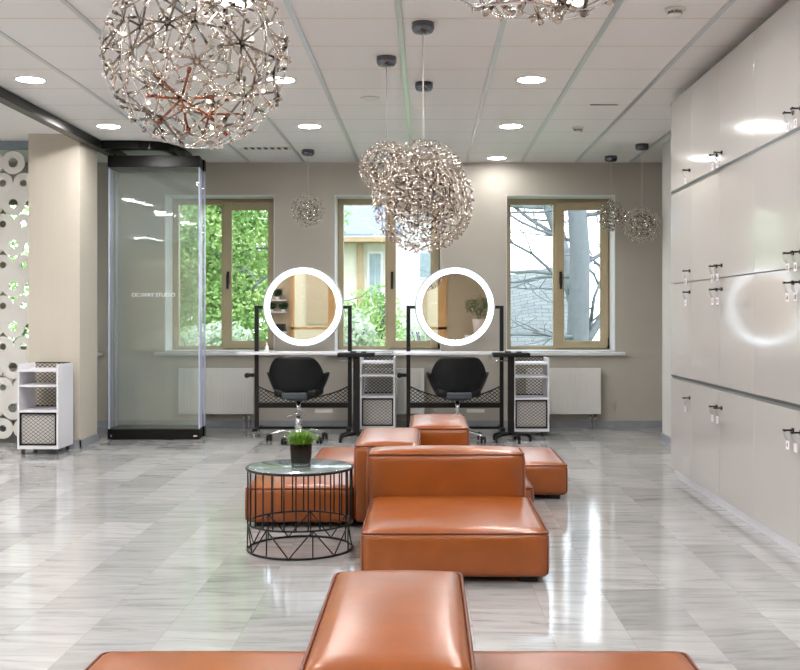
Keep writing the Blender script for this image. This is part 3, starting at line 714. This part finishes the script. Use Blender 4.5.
# ------------------------------------------------------------------ parked glass panels
GX0, GX1 = -3.175, -2.262
lab = ['frontmost clear glass partition panel in the parked stack, with small white lettering', 'second glass partition panel from the front in the parked stack', 'middle glass partition panel of the parked stack', 'second glass partition panel from the back of the parked stack', 'rearmost glass partition panel of the parked stack, nearest the window']
for i, y in enumerate((10.17, 10.26, 10.35, 10.44, 10.53)):
    sh = (0, -0.012, -0.02, -0.012, -0.026)[i]; W = GX1-GX0
    t = thing('glass_partition_panel', lab[i], 'glass panel', (GX0+sh, y, 0), R((0.0, 0.35, -0.3, 0.5, -0.5)[i]), 'parked glass partition panels')
    b = bm_new(); box(b, 0, W, -0.035, 0.035, 0.004, 0.105, 0.004); br = obj('bottom_rail', b, M['blackgloss'], t)
    b = bm_new(); box(b, W-0.06, W-0.02, -0.04, -0.035, 0.03, 0.045, 0.001); box(b, 0.03, 0.045, -0.039, -0.035, 0.03, 0.05, 0.001); obj('lock', b, M['chrome'], br)
    b = bm_new(); box(b, 0, W, -0.035, 0.035, 2.71, 2.825, 0.004); cyl(b, (0.06, 0, 2.82), (0.06, 0, CEIL-0.086), 0.012); cyl(b, (W-0.24, 0, 2.82), (W-0.24, 0, CEIL-0.084), 0.012); obj('top_rail', b, M['blackgloss'], t)
    b = bm_new(); vs = [b.verts.new(p) for p in ((0.012, 0, 0.105), (W-0.012, 0, 0.105), (W-0.012, 0, 2.71), (0.012, 0, 2.71))]; b.faces.new(vs); g = obj('glass', b, M['glass'], t)
    b = bm_new(); box(b, 0, 0.012, -0.007, 0.007, 0.105, 2.71, 0.001); box(b, W-0.012, W, -0.016, 0.016, 0.105, 2.71, 0.001); obj('edge_seal', b, M['seal'], t)
    if i == 0:
        text_mesh('lettering', 'OC.WAY STUDIO', 0.055, M['letter'], g, Matrix.Translation((PX(153.5, 10.17)-GX0, -0.004, PZ(295, 10.17))) @ Matrix.Rotation(PI/2, 4, 'X'))

# ------------------------------------------------------------------ perforated screen
t = thing('perforated_screen', 'white screen of linked discs with round holes, left of the beige pillar', 'screen', (-4.7, 9.85, 0))
b = bm_new()
def disc(b, cx, cz, ro, ri, y, th=0.012, seg=28):
    pr = [(ri, y), (ro, y), (ro, y+th), (ri, y+th)]
    rings = [[b.verts.new((cx + r*math.sin(2*PI*k/seg), yy, cz + r*math.cos(2*PI*k/seg))) for k in range(seg)] for r, yy in pr]
    for i in range(4):
        a = rings[i]; c = rings[(i+1) % 4]
        for k in range(seg): b.faces.new((a[k], a[(k+1) % seg], c[(k+1) % seg], c[k]))
def bar(b, p, q, w0, w1, y, th=0.010):
    p = Vector((p[0], 0, p[1])); q = Vector((q[0], 0, q[1])); d = (q-p).normalized(); n = Vector((-d.z, 0, d.x))
    a = [p+n*w0, q+n*w1, q-n*w1, p-n*w0]
    lo = [b.verts.new((v.x, y, v.z)) for v in a]; hi = [b.verts.new((v.x, y+th, v.z)) for v in a]
    b.faces.new(lo); b.faces.new(hi[::-1])
    for k in range(4): b.faces.new((lo[k], lo[(k+1) % 4], hi[(k+1) % 4], hi[k]))
PRX, PRZ = 0.2, 0.395; ox = PX(13, 9.85) + 4.7
for i in range(-9, 1):
    X = ox + i*PRX
    for k in range(-1, 8):
        zb = PZ(162.7, 9.85) - PRZ*k; zs = zb - PRZ/2 + 0.0
        if zb < 2.83 and zb > 0.0: disc(b, X, zb, 0.112, 0.045, 0.0 if (i+k) % 2 else 0.0005)
        if zs > 0.06 and zs < 2.86:
            disc(b, X+PRX/2, zs, 0.10, 0.033, 0.001 if i % 2 else 0.0015)
            for dx in (-PRX/2, PRX/2):
                P = Vector((X+PRX/2, zs)); Q = Vector((X+PRX/2+dx, zs-PRZ/2)); d = (Q-P).normalized()
                if Q.y > 0: bar(b, P+d*0.045, Q-d*0.05, 0.092, 0.105, 0.002 + 0.0004*((i*2+k+(dx > 0)) % 4), 0.009)
obj('disc_lattice', b, M['screen'], t)
b = bm_new(); box(b, -1.9, 0.55, -0.01, 0.04, 2.82, 2.86); box(b, -1.9, 0.55, -0.01, 0.04, 0, 0.03); obj('screen_rails', b, M['screen'], t)

# ------------------------------------------------------------------ sphere pendants
def fib(n):
    g = PI*(3-math.sqrt(5)); out = []
    for i in range(n):
        z = 1-2*(i+0.5)/n; r = math.sqrt(1-z*z); out.append(Vector((r*math.cos(g*i), r*math.sin(g*i), z)))
    return out
def star(b, n, Rad, reach, spokes, rad, rg, lift=0.10, arcs=None):
    """burst of straight rods around a point of the sphere, tips lying on the sphere"""
    q = n.to_track_quat('Z', 'Y'); a0 = rg.uniform(0, 2*PI); c = n*Rad*(1-lift)
    tips = []
    for k in range(spokes):
        a = a0 + 2*PI*k/spokes + rg.uniform(-0.15, 0.15)
        dirv = (q @ Vector((math.cos(a), math.sin(a), 0)))
        tip = (n + dirv*reach*rg.uniform(0.8, 1.1)).normalized()*Rad
        cyl(b, c, tip, rad, seg=6); tips.append(tip)
        d = (tip-c).normalized(); cyl(b, tip-d*rad*2.5, tip+d*rad*1.5, rad*1.7, seg=6)
    bmesh.ops.create_icosphere(b, subdivisions=1, radius=rad*2.4, matrix=Matrix.Translation(c))
    return tips
def hang_parts(t, zc, r, canopy=True):
    b = bm_new(); lathe(b, [(0, CEIL-0.0005), (0.066, CEIL-0.0005), (0.066, CEIL-0.035), (0.054, CEIL-0.055), (0, CEIL-0.06)], 28); obj('canopy', b, M['canopy'], t)
    b = bm_new(); cyl(b, (0, 0, CEIL-0.06), (0, 0, zc+r*0.55), 0.0035, seg=6); obj('cord', b, M['cable'], t)
def bulbs(t, n, d, zc, rad):
    b = bm_new(); bmesh.ops.create_icosphere(b, subdivisions=2, radius=rad); first = None
    for p in fib(n):
        if first is None: o = first = obj('bulb', b, M['tinylamp'], t, smooth=True)
        else: o = first.copy(); C.objects.link(o); o.parent = t
        o.location = p*d + Vector((0, 0, zc))
def big_pendant(x, y, zc, r, label, nst, seed, front=()):
    rg = random.Random(seed)
    t = thing('sphere_pendant', label, 'pendant lamp', (x, y, 0), 0, 'large wire burst sphere pendants'); ctr = Matrix.Translation((0, 0, zc))
    hang_parts(t, zc, r)
    for i, n in enumerate(fib(nst)):
        b = bm_new(); star(b, n, r, 0.42, 7, r*0.0135, rg, 0.16)
        bmesh.ops.transform(b, matrix=ctr, verts=b.verts[:]); obj('star_burst', b, M['chromewarm'] if i % 3 else M['chromedark'], t)
    b = bm_new()
    for k in range(7):
        ax = Vector((rg.uniform(-1,1), rg.uniform(-1,1), rg.uniform(-0.5,0.5))).normalized(); s = ax.orthogonal().normalized(); u = ax.cross(s)
        tube(b, [s*(r*1.0*math.cos(2*PI*j/56)) + u*(r*1.0*math.sin(2*PI*j/56)) for j in range(56)], r*0.006, 6, True)
    bmesh.ops.transform(b, matrix=ctr, verts=b.verts[:]); obj('hoop_wires', b, M['chrome'], t)
    b = bm_new()
    for i, n in enumerate(fib(14)): star(b, n, r*0.62, 0.6, 5, r*0.010, rg, 0.2)
    bmesh.ops.transform(b, matrix=ctr, verts=b.verts[:]); obj('inner_cage', b, M['chromewarm'], t)
    bulbs(t, 12, r*0.8, zc, r*0.024)
    for n in front:  # bursts whose colour carries the painted reflection of the sofas
        b = bm_new(); star(b, Vector(n).normalized(), r, 0.40, 7, r*0.0135, rg, 0.12)
        bmesh.ops.transform(b, matrix=ctr, verts=b.verts[:]); o = obj('star_burst', b, M['sofa_reflection'], t); o['label'] = 'polished star burst with the sofa reflection painted into its colour'
    return t
def wire_pendant(x, y, zc, r, label, nst, seed, group, rod, spokes=7, reach=0.42):
    rg = random.Random(seed)
    t = thing('sphere_pendant', label, 'pendant lamp', (x, y, 0), 0, group); ctr = Matrix.Translation((0, 0, zc))
    hang_parts(t, zc, r)
    b = bm_new()
    for n in fib(nst): star(b, n, r, reach, spokes, rod, rg, 0.14)
    bmesh.ops.transform(b, matrix=ctr, verts=b.verts[:]); obj('outer_cage', b, M['chromewarm'], t)
    b = bm_new()
    for n in fib(int(nst*0.5)): star(b, n, r*0.66, 0.55, spokes-1, rod*0.9, rg, 0.2)
    bmesh.ops.transform(b, matrix=ctr, verts=b.verts[:]); obj('inner_cage', b, M['chromedark'], t)
    bulbs(t, 7, r*0.55, zc, rod*2.4)
    return t
big_pendant(PX(197, 4.18), 4.18, PZ(55.5, 4.18), 0.375, 'large wire burst sphere pendant at upper left, nearest the glass panels', 36, 5, ((-0.02, -0.72, -0.69), (-0.02, 0.80, -0.55), (0.15, -0.2, 0.97)))
big_pendant(PX(540, 2.4), 2.4, 2.29, 0.355, 'large wire burst sphere pendant whose bottom shows at the top edge', 42, 9)
g2 = 'clustered wire sphere pendants before the middle window'
wire_pendant(PX(423, 5.92), 5.92, PZ(202, 5.92), 0.295, 'dense wire sphere pendant hanging lowest in the central cluster', 60, 11, g2, 0.0028)
wire_pendant(PX(424, 7.44), 7.44, PZ(181, 7.44), 0.30, 'dense wire sphere pendant behind the lowest one of the central cluster', 60, 12, g2, 0.0030)
wire_pendant(PX(386.5, 6.7), 6.7, PZ(168, 6.7), 0.175, 'wire sphere pendant at the left of the central cluster', 36, 13, g2, 0.0026)
g3 = 'small wire sphere pendants near the window wall'
wire_pendant(PX(308, 10.45), 10.45, PZ(210, 10.45), 0.17, 'small wire sphere pendant between the left and middle windows', 30, 14, g3, 0.0026)
wire_pendant(PX(611, 10.85), 10.85, PZ(216, 10.85), 0.165, 'small wire sphere pendant before the right edge of the right window', 30, 15, g3, 0.0030)
wire_pendant(PX(642, 10.1), 10.1, PZ(225, 10.1), 0.183, 'small wire sphere pendant before the bare wall, near the lockers', 34, 16, g3, 0.0030)

# ------------------------------------------------------------------ ceiling fittings
def make_downlight(x, y, label, m='lamp'):
    t = thing('downlight', label, 'ceiling light', (x, y, CEIL), 0, 'round recessed downlights')
    b = bm_new(); lathe(b, [(0.095, 0.0), (0.113, 0.0), (0.113, -0.004), (0.098, -0.007), (0.095, -0.004)], 40); obj('trim_ring', b, M['plastic'], t)
    b = bm_new(); lathe(b, [(0, -0.003), (0.0955, -0.003), (0.0955, -0.0012), (0, -0.0012)], 40); obj('diffuser', b, M[m], t)
cols = [(-2.85, 'left'), (-1.05, 'middle'), (0.75, 'right')]
rows = [10.97, 9.13, 7.33, 5.53, 3.73, 1.93, 0.13]
order = ['nearest the window wall', 'second from the window wall', 'third from the window wall', 'fourth from the window wall', 'fifth from the window wall', 'sixth from the window wall', 'seventh from the window wall']
for cx, cn in cols:
    for i, ry in enumerate(rows):
        if ry > 10.5 and cn != 'right': continue
        rn = order[i if cn == 'right' else i-1]
        make_downlight(cx, ry, 'round white downlight of the %s main row, %s' % (cn, rn), 'lampdim' if ry > 10.5 else 'lamp')
for cx, cn in ((-4.35, 'first'), (-6.15, 'second')):
    for k, ry in enumerate((7.33, 5.53, 3.73, 1.93, 0.13, -1.67)):
        make_downlight(cx, ry, 'round white downlight of the %s row left of the black track, %s' % (cn, ('nearest the screen', 'second from the screen', 'third from the screen', 'fourth from the screen', 'fifth from the screen', 'farthest from the screen')[k]))
def detector(x, y, label):
    t = thing('smoke_detector', label, 'smoke detector', (x, y, CEIL), 0, 'ceiling smoke detectors')
    b = bm_new(); lathe(b, [(0, -0.0005), (0.055, -0.0005), (0.055, -0.016), (0, -0.016)], 28); obj('base', b, M['plastic'], t)
    b = bm_new()
    for k in range(8):
        a = 2*PI*k/8; box(b, 0.032*math.cos(a)-0.006, 0.032*math.cos(a)+0.006, 0.032*math.sin(a)-0.006, 0.032*math.sin(a)+0.006, -0.034, -0.016)
    obj('sensor_slots', b, M['slotgrey'], t)
    b = bm_new(); lathe(b, [(0, -0.034), (0.042, -0.034), (0.036, -0.045), (0, -0.047)], 28); obj('cap', b, M['plastic'], t)
detector(PX(675, 5.64), 5.64, 'white smoke detector on the ceiling, near the lockers\' top')
detector(PX(578, 9.2), 9.2, 'white smoke detector on the ceiling before the right window')
b = bm_new(); lathe(b, [(0, -0.0005), (0.075, -0.0005), (0.075, -0.006), (0.068, -0.009), (0, -0.010)], 32); o = obj('ceiling_speaker', b, M['plastic']); o.location = (PX(370, 7.95), 7.95, CEIL); tag(o, 'flat round pale disc flush in the ceiling above the pendant cluster', 'speaker')
t = thing('ceiling_vent', 'slotted linear air vent in the ceiling above the left window', 'vent', (PX(266, 10.3), 10.3, CEIL))
b = bm_new(); box(b, -0.27, 0.27, -0.075, 0.075, -0.008, -0.0005, 0.002); obj('frame', b, M['plastic'], t)
b = bm_new(); box(b, -0.25, 0.25, -0.06, 0.06, -0.0085, -0.008); obj('slot_opening', b, M['dark_slot'], t)
for k in range(8):
    b = bm_new(); x = -0.235 + k*0.067; box(b, x-0.012, x+0.012, -0.06, 0.06, -0.013, -0.0085); obj('slat', b, M['plastic'], t)
b = bm_new(); box(b, -0.11, 0.11, -0.018, 0.018, -0.005, -0.0005); o = obj('slot_vent', b, M['slotgrey']); o.location = (PX(604, 8.2), 8.2, CEIL); tag(o, 'thin dark slot vent in the ceiling between the pendants and lockers', 'vent')

# ------------------------------------------------------------------ outside
b = bm_new(); box(b, -40, 40, BACK+0.41, 60, -0.5, -0.3); box(b, -40, 40, -40, REAR-0.21, -0.5, -0.3); struct('ground', b, M['ground'])
def leaf_mass(b, blobs, n, s0, s1, rg):
    wts = [bl[3]*bl[4]*bl[5] for bl in blobs]
    for k in range(n):
        cx, cy, cz, rx, ry, rz = rg.choices(blobs, wts)[0]
        d = Vector((rg.gauss(0,1), rg.gauss(0,1), rg.gauss(0,1))).normalized()*(rg.random()**0.4)
        p = Vector((cx+d.x*rx, cy+d.y*ry, cz+d.z*rz)); s = rg.uniform(s0, s1)
        u = Vector((rg.uniform(-1,1), rg.uniform(-1,1), rg.uniform(-1,1))).normalized(); w = u.orthogonal().normalized()
        v = [b.verts.new(p-u*s), b.verts.new(p+w*s*0.55), b.verts.new(p+u*s), b.verts.new(p-w*s*0.55)]
        b.faces.new(v)
def branch(b, p, d, L0, r, depth, rg, spread=0.6, seg=6):
    pts = [p]; dd = d.copy(); n = 5; rad = [r]
    for i in range(n):
        dd = (dd + Vector((rg.uniform(-1,1), rg.uniform(-0.6,0.6), rg.uniform(-0.7,0.8)))*0.3).normalized(); pts.append(pts[-1] + dd*L0/n); rad.append(r*(1-0.55*(i+1)/n))
    tube(b, pts, r, seg, radii=rad)
    if depth <= 0: return
    for k in range(4 if depth > 1 else 5):
        i = rg.randint(1, n); a = Vector((rg.uniform(-1,1), rg.uniform(-0.8,0.8), rg.uniform(-0.45,0.75)))
        branch(b, pts[i], (dd*0.45 + a*spread*1.5).normalized(), L0*rg.uniform(0.5, 0.75), rad[i]*0.55, depth-1, rg, spread, 5)
def leafy_tree(x, y, h, blobs, n, label, m, seed):
    rg = random.Random(seed); t = thing('leafy_tree', label, 'tree', (x, y, -0.3), 0, 'green trees outside the windows')
    b = bm_new(); branch(b, Vector((0,0,0)), Vector((0.05,0,1)), h, 0.08, 2, rg, 0.55); obj('trunk', b, M['bark'], t)
    b = bm_new(); leaf_mass(b, blobs, n, 0.022, 0.055, rg); obj('crown', b, m, t, recalc=False)
leafy_tree(-3.4, 16.4, 3.0, [(0,0,3.2,1.5,1.2,1.5), (-0.6,0.3,1.9,1.3,1.0,1.2), (0.6,-0.3,1.7,0.9,0.8,0.9), (0.3,0,4.4,1.4,1.0,1.2)], 60000, 'bright green tree filling the left window', M['leaf'], 21)
leafy_tree(-8.4, 19.5, 3.0, [(0,0,3.2,1.6,1.2,1.6), (0.2,0,1.7,1.5,1.2,1.2), (0,0,4.6,1.4,1.2,1.2)], 14000, 'bright green tree behind the perforated screen', M['leaf'], 22)
leafy_tree(-2.35, 18.4, 1.6, [(0.15,0,3.6,0.85,0.8,1.1), (-0.1,0,2.4,0.7,0.7,0.7)], 5000, 'green tree at the left edge of the middle window', M['leaf'], 23)
def shrub(x, y, w, h, n, label, m, seed):
    rg = random.Random(seed); t = thing('shrub', label, 'shrub', (x, y, -0.3), 0, 'shrubs outside below the windows')
    b = bm_new()
    for k in range(7):
        a = rg.uniform(0, 2*PI); tube(b, [(0,0,0), (0.25*w*math.cos(a), 0.2*math.sin(a), 0.5*h), (0.6*w*math.cos(a), 0.3*math.sin(a), 0.9*h)], 0.012, 5)
    obj('stems', b, M['bark'], t)
    b = bm_new(); leaf_mass(b, [(0,0,h*0.55,w,0.4,h*0.5), (w*0.3,0,h*0.75,w*0.5,0.35,h*0.35)], n*2, 0.025, 0.06, rg); obj('leaves', b, m, t, recalc=False)
shrub(-3.1, 14.2, 0.95, 1.35, 2600, 'pale flowering shrub below the left window', M['leaf_pale'], 31)
shrub(-1.15, 14.6, 0.55, 1.5, 1700, 'pale green shrub below the middle window, left side', M['leaf_pale'], 32)
shrub(0.05, 14.9, 0.5, 1.45, 1100, 'pale green shrub below the middle window, right side', M['leaf_pale'], 33)
shrub(-1.0, 16.9, 0.75, 1.9, 1300, 'taller green shrub before the cream house', M['leaf'], 34)
t = thing('bare_tree', 'bare grey tree with spreading branches outside the right window', 'tree', (2.2, 15.0, -0.3))
b = bm_new(); rg = random.Random(44)
tube(b, [(0,0,0), (0.02,0,1.2), (0.05,0,2.4), (-0.02,0,3.6), (-0.1,0,5.0)], 0.16, 12, radii=[0.19, 0.165, 0.15, 0.135, 0.11]); obj('trunk', b, M['bark'], t)
b = bm_new()
for (z, dx, dz, L0, r) in ((1.2,-1,0.3,1.5,0.028), (1.7,-1,0.7,1.7,0.035), (2.1,-0.8,0.1,1.5,0.028), (2.6,-1,0.6,1.6,0.032), (3.1,-0.9,0.0,1.5,0.028), (1.0,0.7,0.9,1.6,0.075), (2.2,0.9,0.5,1.2,0.04), (3.0,0.8,0.2,1.2,0.04), (3.6,-0.6,0.7,1.6,0.05)):
    branch(b, Vector((0.02,0,z)), Vector((dx, rg.uniform(-0.3,0.3), dz)).normalized(), L0, r, 2, rg, 0.6)
obj('branches', b, M['bark'], t)
t = thing('bare_tree', 'slanting bare trunk at the top of the right window', 'tree', (2.9, 18.5, -0.3))
b = bm_new(); rg = random.Random(45); tube(b, [(0,0,0), (-0.15,0,1.5), (-0.5,0,3.0), (-0.95,0,4.2), (-1.6,0,5.4)], 0.14, 10, radii=[0.17,0.14,0.12,0.1,0.08]); obj('trunk', b, M['bark'], t)
b = bm_new()
for z, x in ((2.2,-0.3), (2.9,-0.48), (3.5,-0.7), (4.2,-0.95)): branch(b, Vector((x,0,z)), Vector((rg.uniform(-1,1), 0.1, rg.uniform(0,0.6))).normalized(), 1.7, 0.05, 2, rg, 0.6)
obj('branches', b, M['bark'], t)
# cream house behind the middle window
t = thing('cream_house', 'cream house with a blue grey roof seen through the middle window', 'house', (-1.9, 24.0, -0.3))
b = bm_new(); box(b, -1.6, 1.08, 0, 4, 0, 3.3); obj('wall', b, M['house'], t)
b = bm_new(); vs = [b.verts.new(p) for p in ((-1.9,-0.6,3.42),(1.35,-0.6,3.42),(0.75,1.6,5.2),(-1.9,1.6,5.2),(-1.9,-0.6,3.36),(1.35,-0.6,3.36),(0.75,1.6,5.14),(-1.9,1.6,5.14))]
for f in ((0,1,2,3),(7,6,5,4),(0,4,5,1),(1,5,6,2),(2,6,7,3),(3,7,4,0)): b.faces.new([vs[i] for i in f])
obj('roof', b, M['roofgrey'], t)
b = bm_new(); box(b, -1.85, 1.3, -0.58, 0.0, 3.24, 3.35); box(b, 0.26, 0.40, -0.06, 0, 0, 3.24); obj('eave', b, M['eave'], t)
for x0, x1 in ((0.5, 0.86), (-0.9, -0.3)):
    b = bm_new(); box(b, x0, x1, -0.05, 0, 2.0, 3.05); w = obj('window', b, M['housewhite'], t)
    b = bm_new(); box(b, x0+0.05, x0+0.17, -0.06, -0.05, 2.06, 2.99); box(b, x0+0.19, x1-0.05, -0.06, -0.05, 2.06, 2.99); obj('pane', b, M['darkglass'], w)
t = thing('white_building', 'white rendered building behind the right half of the middle window', 'house', (0.1, 29.5, -0.3))
b = bm_new(); box(b, -1.0, 1.6, 0, 5, 0, 7.0); obj('wall', b, M['housewhite'], t)
for x0, z0 in ((-0.35, 2.6), (0.7, 2.6), (-0.35, 4.4), (0.7, 4.4)):
    b = bm_new(); box(b, x0, x0+0.45, -0.03, 0.0, z0, z0+0.8); w = obj('window', b, M['housewhite'], t)
    b = bm_new(); box(b, x0+0.05, x0+0.4, -0.04, -0.03, z0+0.05, z0+0.75); obj('pane', b, M['darkglass'], w)
# shed with shingle roof behind the right window
t = thing('garden_shed', 'low shed with a pale shingled roof seen through the right window', 'shed', (2.1, 19.0, -0.3))
b = bm_new(); box(b, -0.6, 0.75, 0.15, 3.2, 0, 0.95); box(b, -0.6, 0.75, 1.6, 3.2, 0.95, 1.2); obj('wall', b, M['housewhite'], t)
b = bm_new(); vs = [b.verts.new(p) for p in ((-0.75,0,0.9),(0.9,0,0.9),(0.9,1.9,2.62),(-0.75,1.9,2.30),(-0.75,0,0.84),(0.9,0,0.84),(0.9,1.9,2.56),(-0.75,1.9,2.24))]
for f in ((0,1,2,3),(7,6,5,4),(0,4,5,1),(1,5,6,2),(2,6,7,3),(3,7,4,0)): b.faces.new([vs[i] for i in f])
obj('roof', b, M['shingle'], t)

# ------------------------------------------------------------------ behind the camera: what the mirrors show
t = thing('street_building', 'pale building across the street, mirrored in the ring mirrors', 'house', (-1.5, -8.0, -0.3))
b = bm_new(); box(b, -8, 5, -3, 0, 0, 6); obj('wall', b, M['wall_tan'], t)
for k in range(5):
    b = bm_new(); x = -6.5 + 2.3*k; box(b, x, x+1.1, 0, 0.04, 1.3, 2.9); obj('window', b, M['eave'], t)
def wall_shelf(z, label):
    b = bm_new(); box(b, -3.95, -3.2, REAR+0.001, REAR+0.26, z-0.025, z); tag(obj('wall_shelf', b, M['white']), label, 'shelf', 'wall shelves opposite the mirrors')
wall_shelf(1.60, 'upper white wall shelf seen in the left ring mirror'); wall_shelf(1.33, 'lower white wall shelf seen in the left ring mirror')
def bushy(x, y, z, h, r, label, leaf, pot, seed, ph=0.09, pr=0.06, stem=0.0, name='potted_plant', grp='potted plants on the wall shelves'):
    rg = random.Random(seed); t = thing(name, label, 'plant', (x, y, z), 0, grp)
    b = bm_new(); lathe(b, [(0, 0), (pr*0.75, 0), (pr, ph), (pr*0.9, ph), (pr*0.85, ph*0.85), (0, ph*0.85)], 20); obj('pot', b, pot, t)
    b = bm_new()
    for k in range(6):
        a = rg.uniform(0, 2*PI); tube(b, [(0,0,ph*0.8), (0.2*r*math.cos(a), 0.2*r*math.sin(a), ph+stem+h*0.3), (0.6*r*math.cos(a), 0.6*r*math.sin(a), ph+stem+h*0.8)], 0.006, 5)
    obj('stems', b, M['bark'], t)
    b = bm_new(); leaf_mass(b, [(0,0,ph+stem+h*0.5,r,r,h*0.5), (r*0.5,0,ph+stem+h*0.6,r*0.5,r*0.5,h*0.3), (-r*0.6,0,ph+stem+h*0.55,r*0.45,r*0.4,h*0.3)], 420, 0.018, 0.04, rg); obj('leaves', b, leaf, t, recalc=False)
bushy(-3.40, REAR+0.13, 1.60, 0.17, 0.10, 'small dark green plant on the upper wall shelf', M['leaf_dark'], M['plastic'], 51, 0.07, 0.05)
bushy(-3.27, REAR+0.13, 1.33, 0.15, 0.10, 'small dark green plant on the lower wall shelf, nearer the window', M['leaf_dark'], M['plastic'], 52, 0.05, 0.05)
bushy(-3.55, REAR+0.13, 1.33, 0.15, 0.10, 'small dark green plant on the lower wall shelf, farther from the window', M['leaf_dark'], M['plastic'], 53, 0.05, 0.05)
def cabinet(x0, x1, y0, y1, h, label):
    t = thing('cabinet', label, 'cabinet', (0.5*(x0+x1), y0, 0), 0, 'white cabinets opposite the mirrors'); W = (x1-x0)/2; D = y1-y0
    b = bm_new(); box(b, -W, W, 0, D-0.02, 0.06, h, 0.003); box(b, -W+0.02, W-0.02, 0.02, D-0.05, 0, 0.06); obj('carcass', b, M['white'], t)
    for s in (-1, 1):
        b = bm_new(); box(b, min(0.003*s, s*(W-0.004)), max(0.003*s, s*(W-0.004)), D-0.0195, D-0.002, 0.075, h-0.03, 0.002); d = obj('door', b, M['white'], t)
        b = bm_new(); cyl(b, (s*0.04, D-0.002, h*0.6), (s*0.04, D+0.015, h*0.6), 0.008); obj('knob', b, M['chrome'], d)
cabinet(-3.95, -3.2, REAR+0.02, REAR+0.4, 0.88, 'low white cabinet below the wall shelves')
b = bm_new(); box(b, -0.16, 0.16, -0.11, 0.11, 0, 0.15, 0.012); box(b, -0.165, 0.165, -0.115, 0.115, 0.15, 0.17, 0.006); o = obj('storage_box', b, M['blackplastic']); o.location = (-3.38, REAR+0.2, 0.8805); tag(o, 'black box on the low cabinet below the shelves', 'box')
cabinet(0.85, 1.75, REAR+0.35, REAR+0.85, 0.80, 'low white cabinet under the potted tree seen in the right mirror')
bushy(1.16, REAR+0.62, 0.8005, 0.46, 0.33, 'potted olive green tree in a pale planter, seen in the right ring mirror', M['leaf_olive'], M['terracotta'], 54, 0.36, 0.15, 0.06, 'potted_tree', None)

# ------------------------------------------------------------------ world, sun, camera
w = bpy.data.worlds.new('overcast sky'); SC.world = w; w.use_nodes = True
nt = w.node_tree; bg = nt.nodes['Background']; bg.inputs['Strength'].default_value = 3.4
tc = nt.nodes.new('ShaderNodeTexCoord'); sp = nt.nodes.new('ShaderNodeSeparateXYZ'); nt.links.new(tc.outputs['Generated'], sp.inputs[0])
cr = nt.nodes.new('ShaderNodeValToRGB'); cr.color_ramp.elements[0].color = (0.90, 0.95, 1.0, 1); cr.color_ramp.elements[1].color = (0.70, 0.83, 1.0, 1)
nt.links.new(sp.outputs['Z'], cr.inputs['Fac']); nt.links.new(cr.outputs['Color'], bg.inputs['Color'])
sl = bpy.data.lights.new('sun', 'SUN'); sl.energy = 1.2; sl.angle = R(3); sl.color = (1, 0.96, 0.88)
so = bpy.data.objects.new('sun', sl); C.objects.link(so); so.rotation_euler = (R(38), 0, R(-25)); so.location = (0, 0, 10)
cam = bpy.data.cameras.new('camera'); co = bpy.data.objects.new('camera', cam); C.objects.link(co)
co.location = (0, 0, EYE); co.rotation_euler = (PI/2, 0, 0)
cam.sensor_width = 36; cam.sensor_fit = 'HORIZONTAL'; cam.lens = 36*FPX/800; cam.shift_x = -(VX-400)/800; cam.shift_y = (HY-335)/800
cam.clip_start = 0.05; cam.clip_end = 200
SC.camera = co
SC.view_settings.view_transform = 'Standard'; SC.view_settings.look = 'None'; SC.view_settings.exposure = 0.86; SC.view_settings.gamma = 1.0
SC.cycles.use_denoising = True
SC.cycles.max_bounces = 10; SC.cycles.diffuse_bounces = 6; SC.cycles.glossy_bounces = 6; SC.cycles.transparent_max_bounces = 40
SC.cycles.sample_clamp_indirect = 16.0; SC.cycles.caustics_reflective = False; SC.cycles.caustics_refractive = False
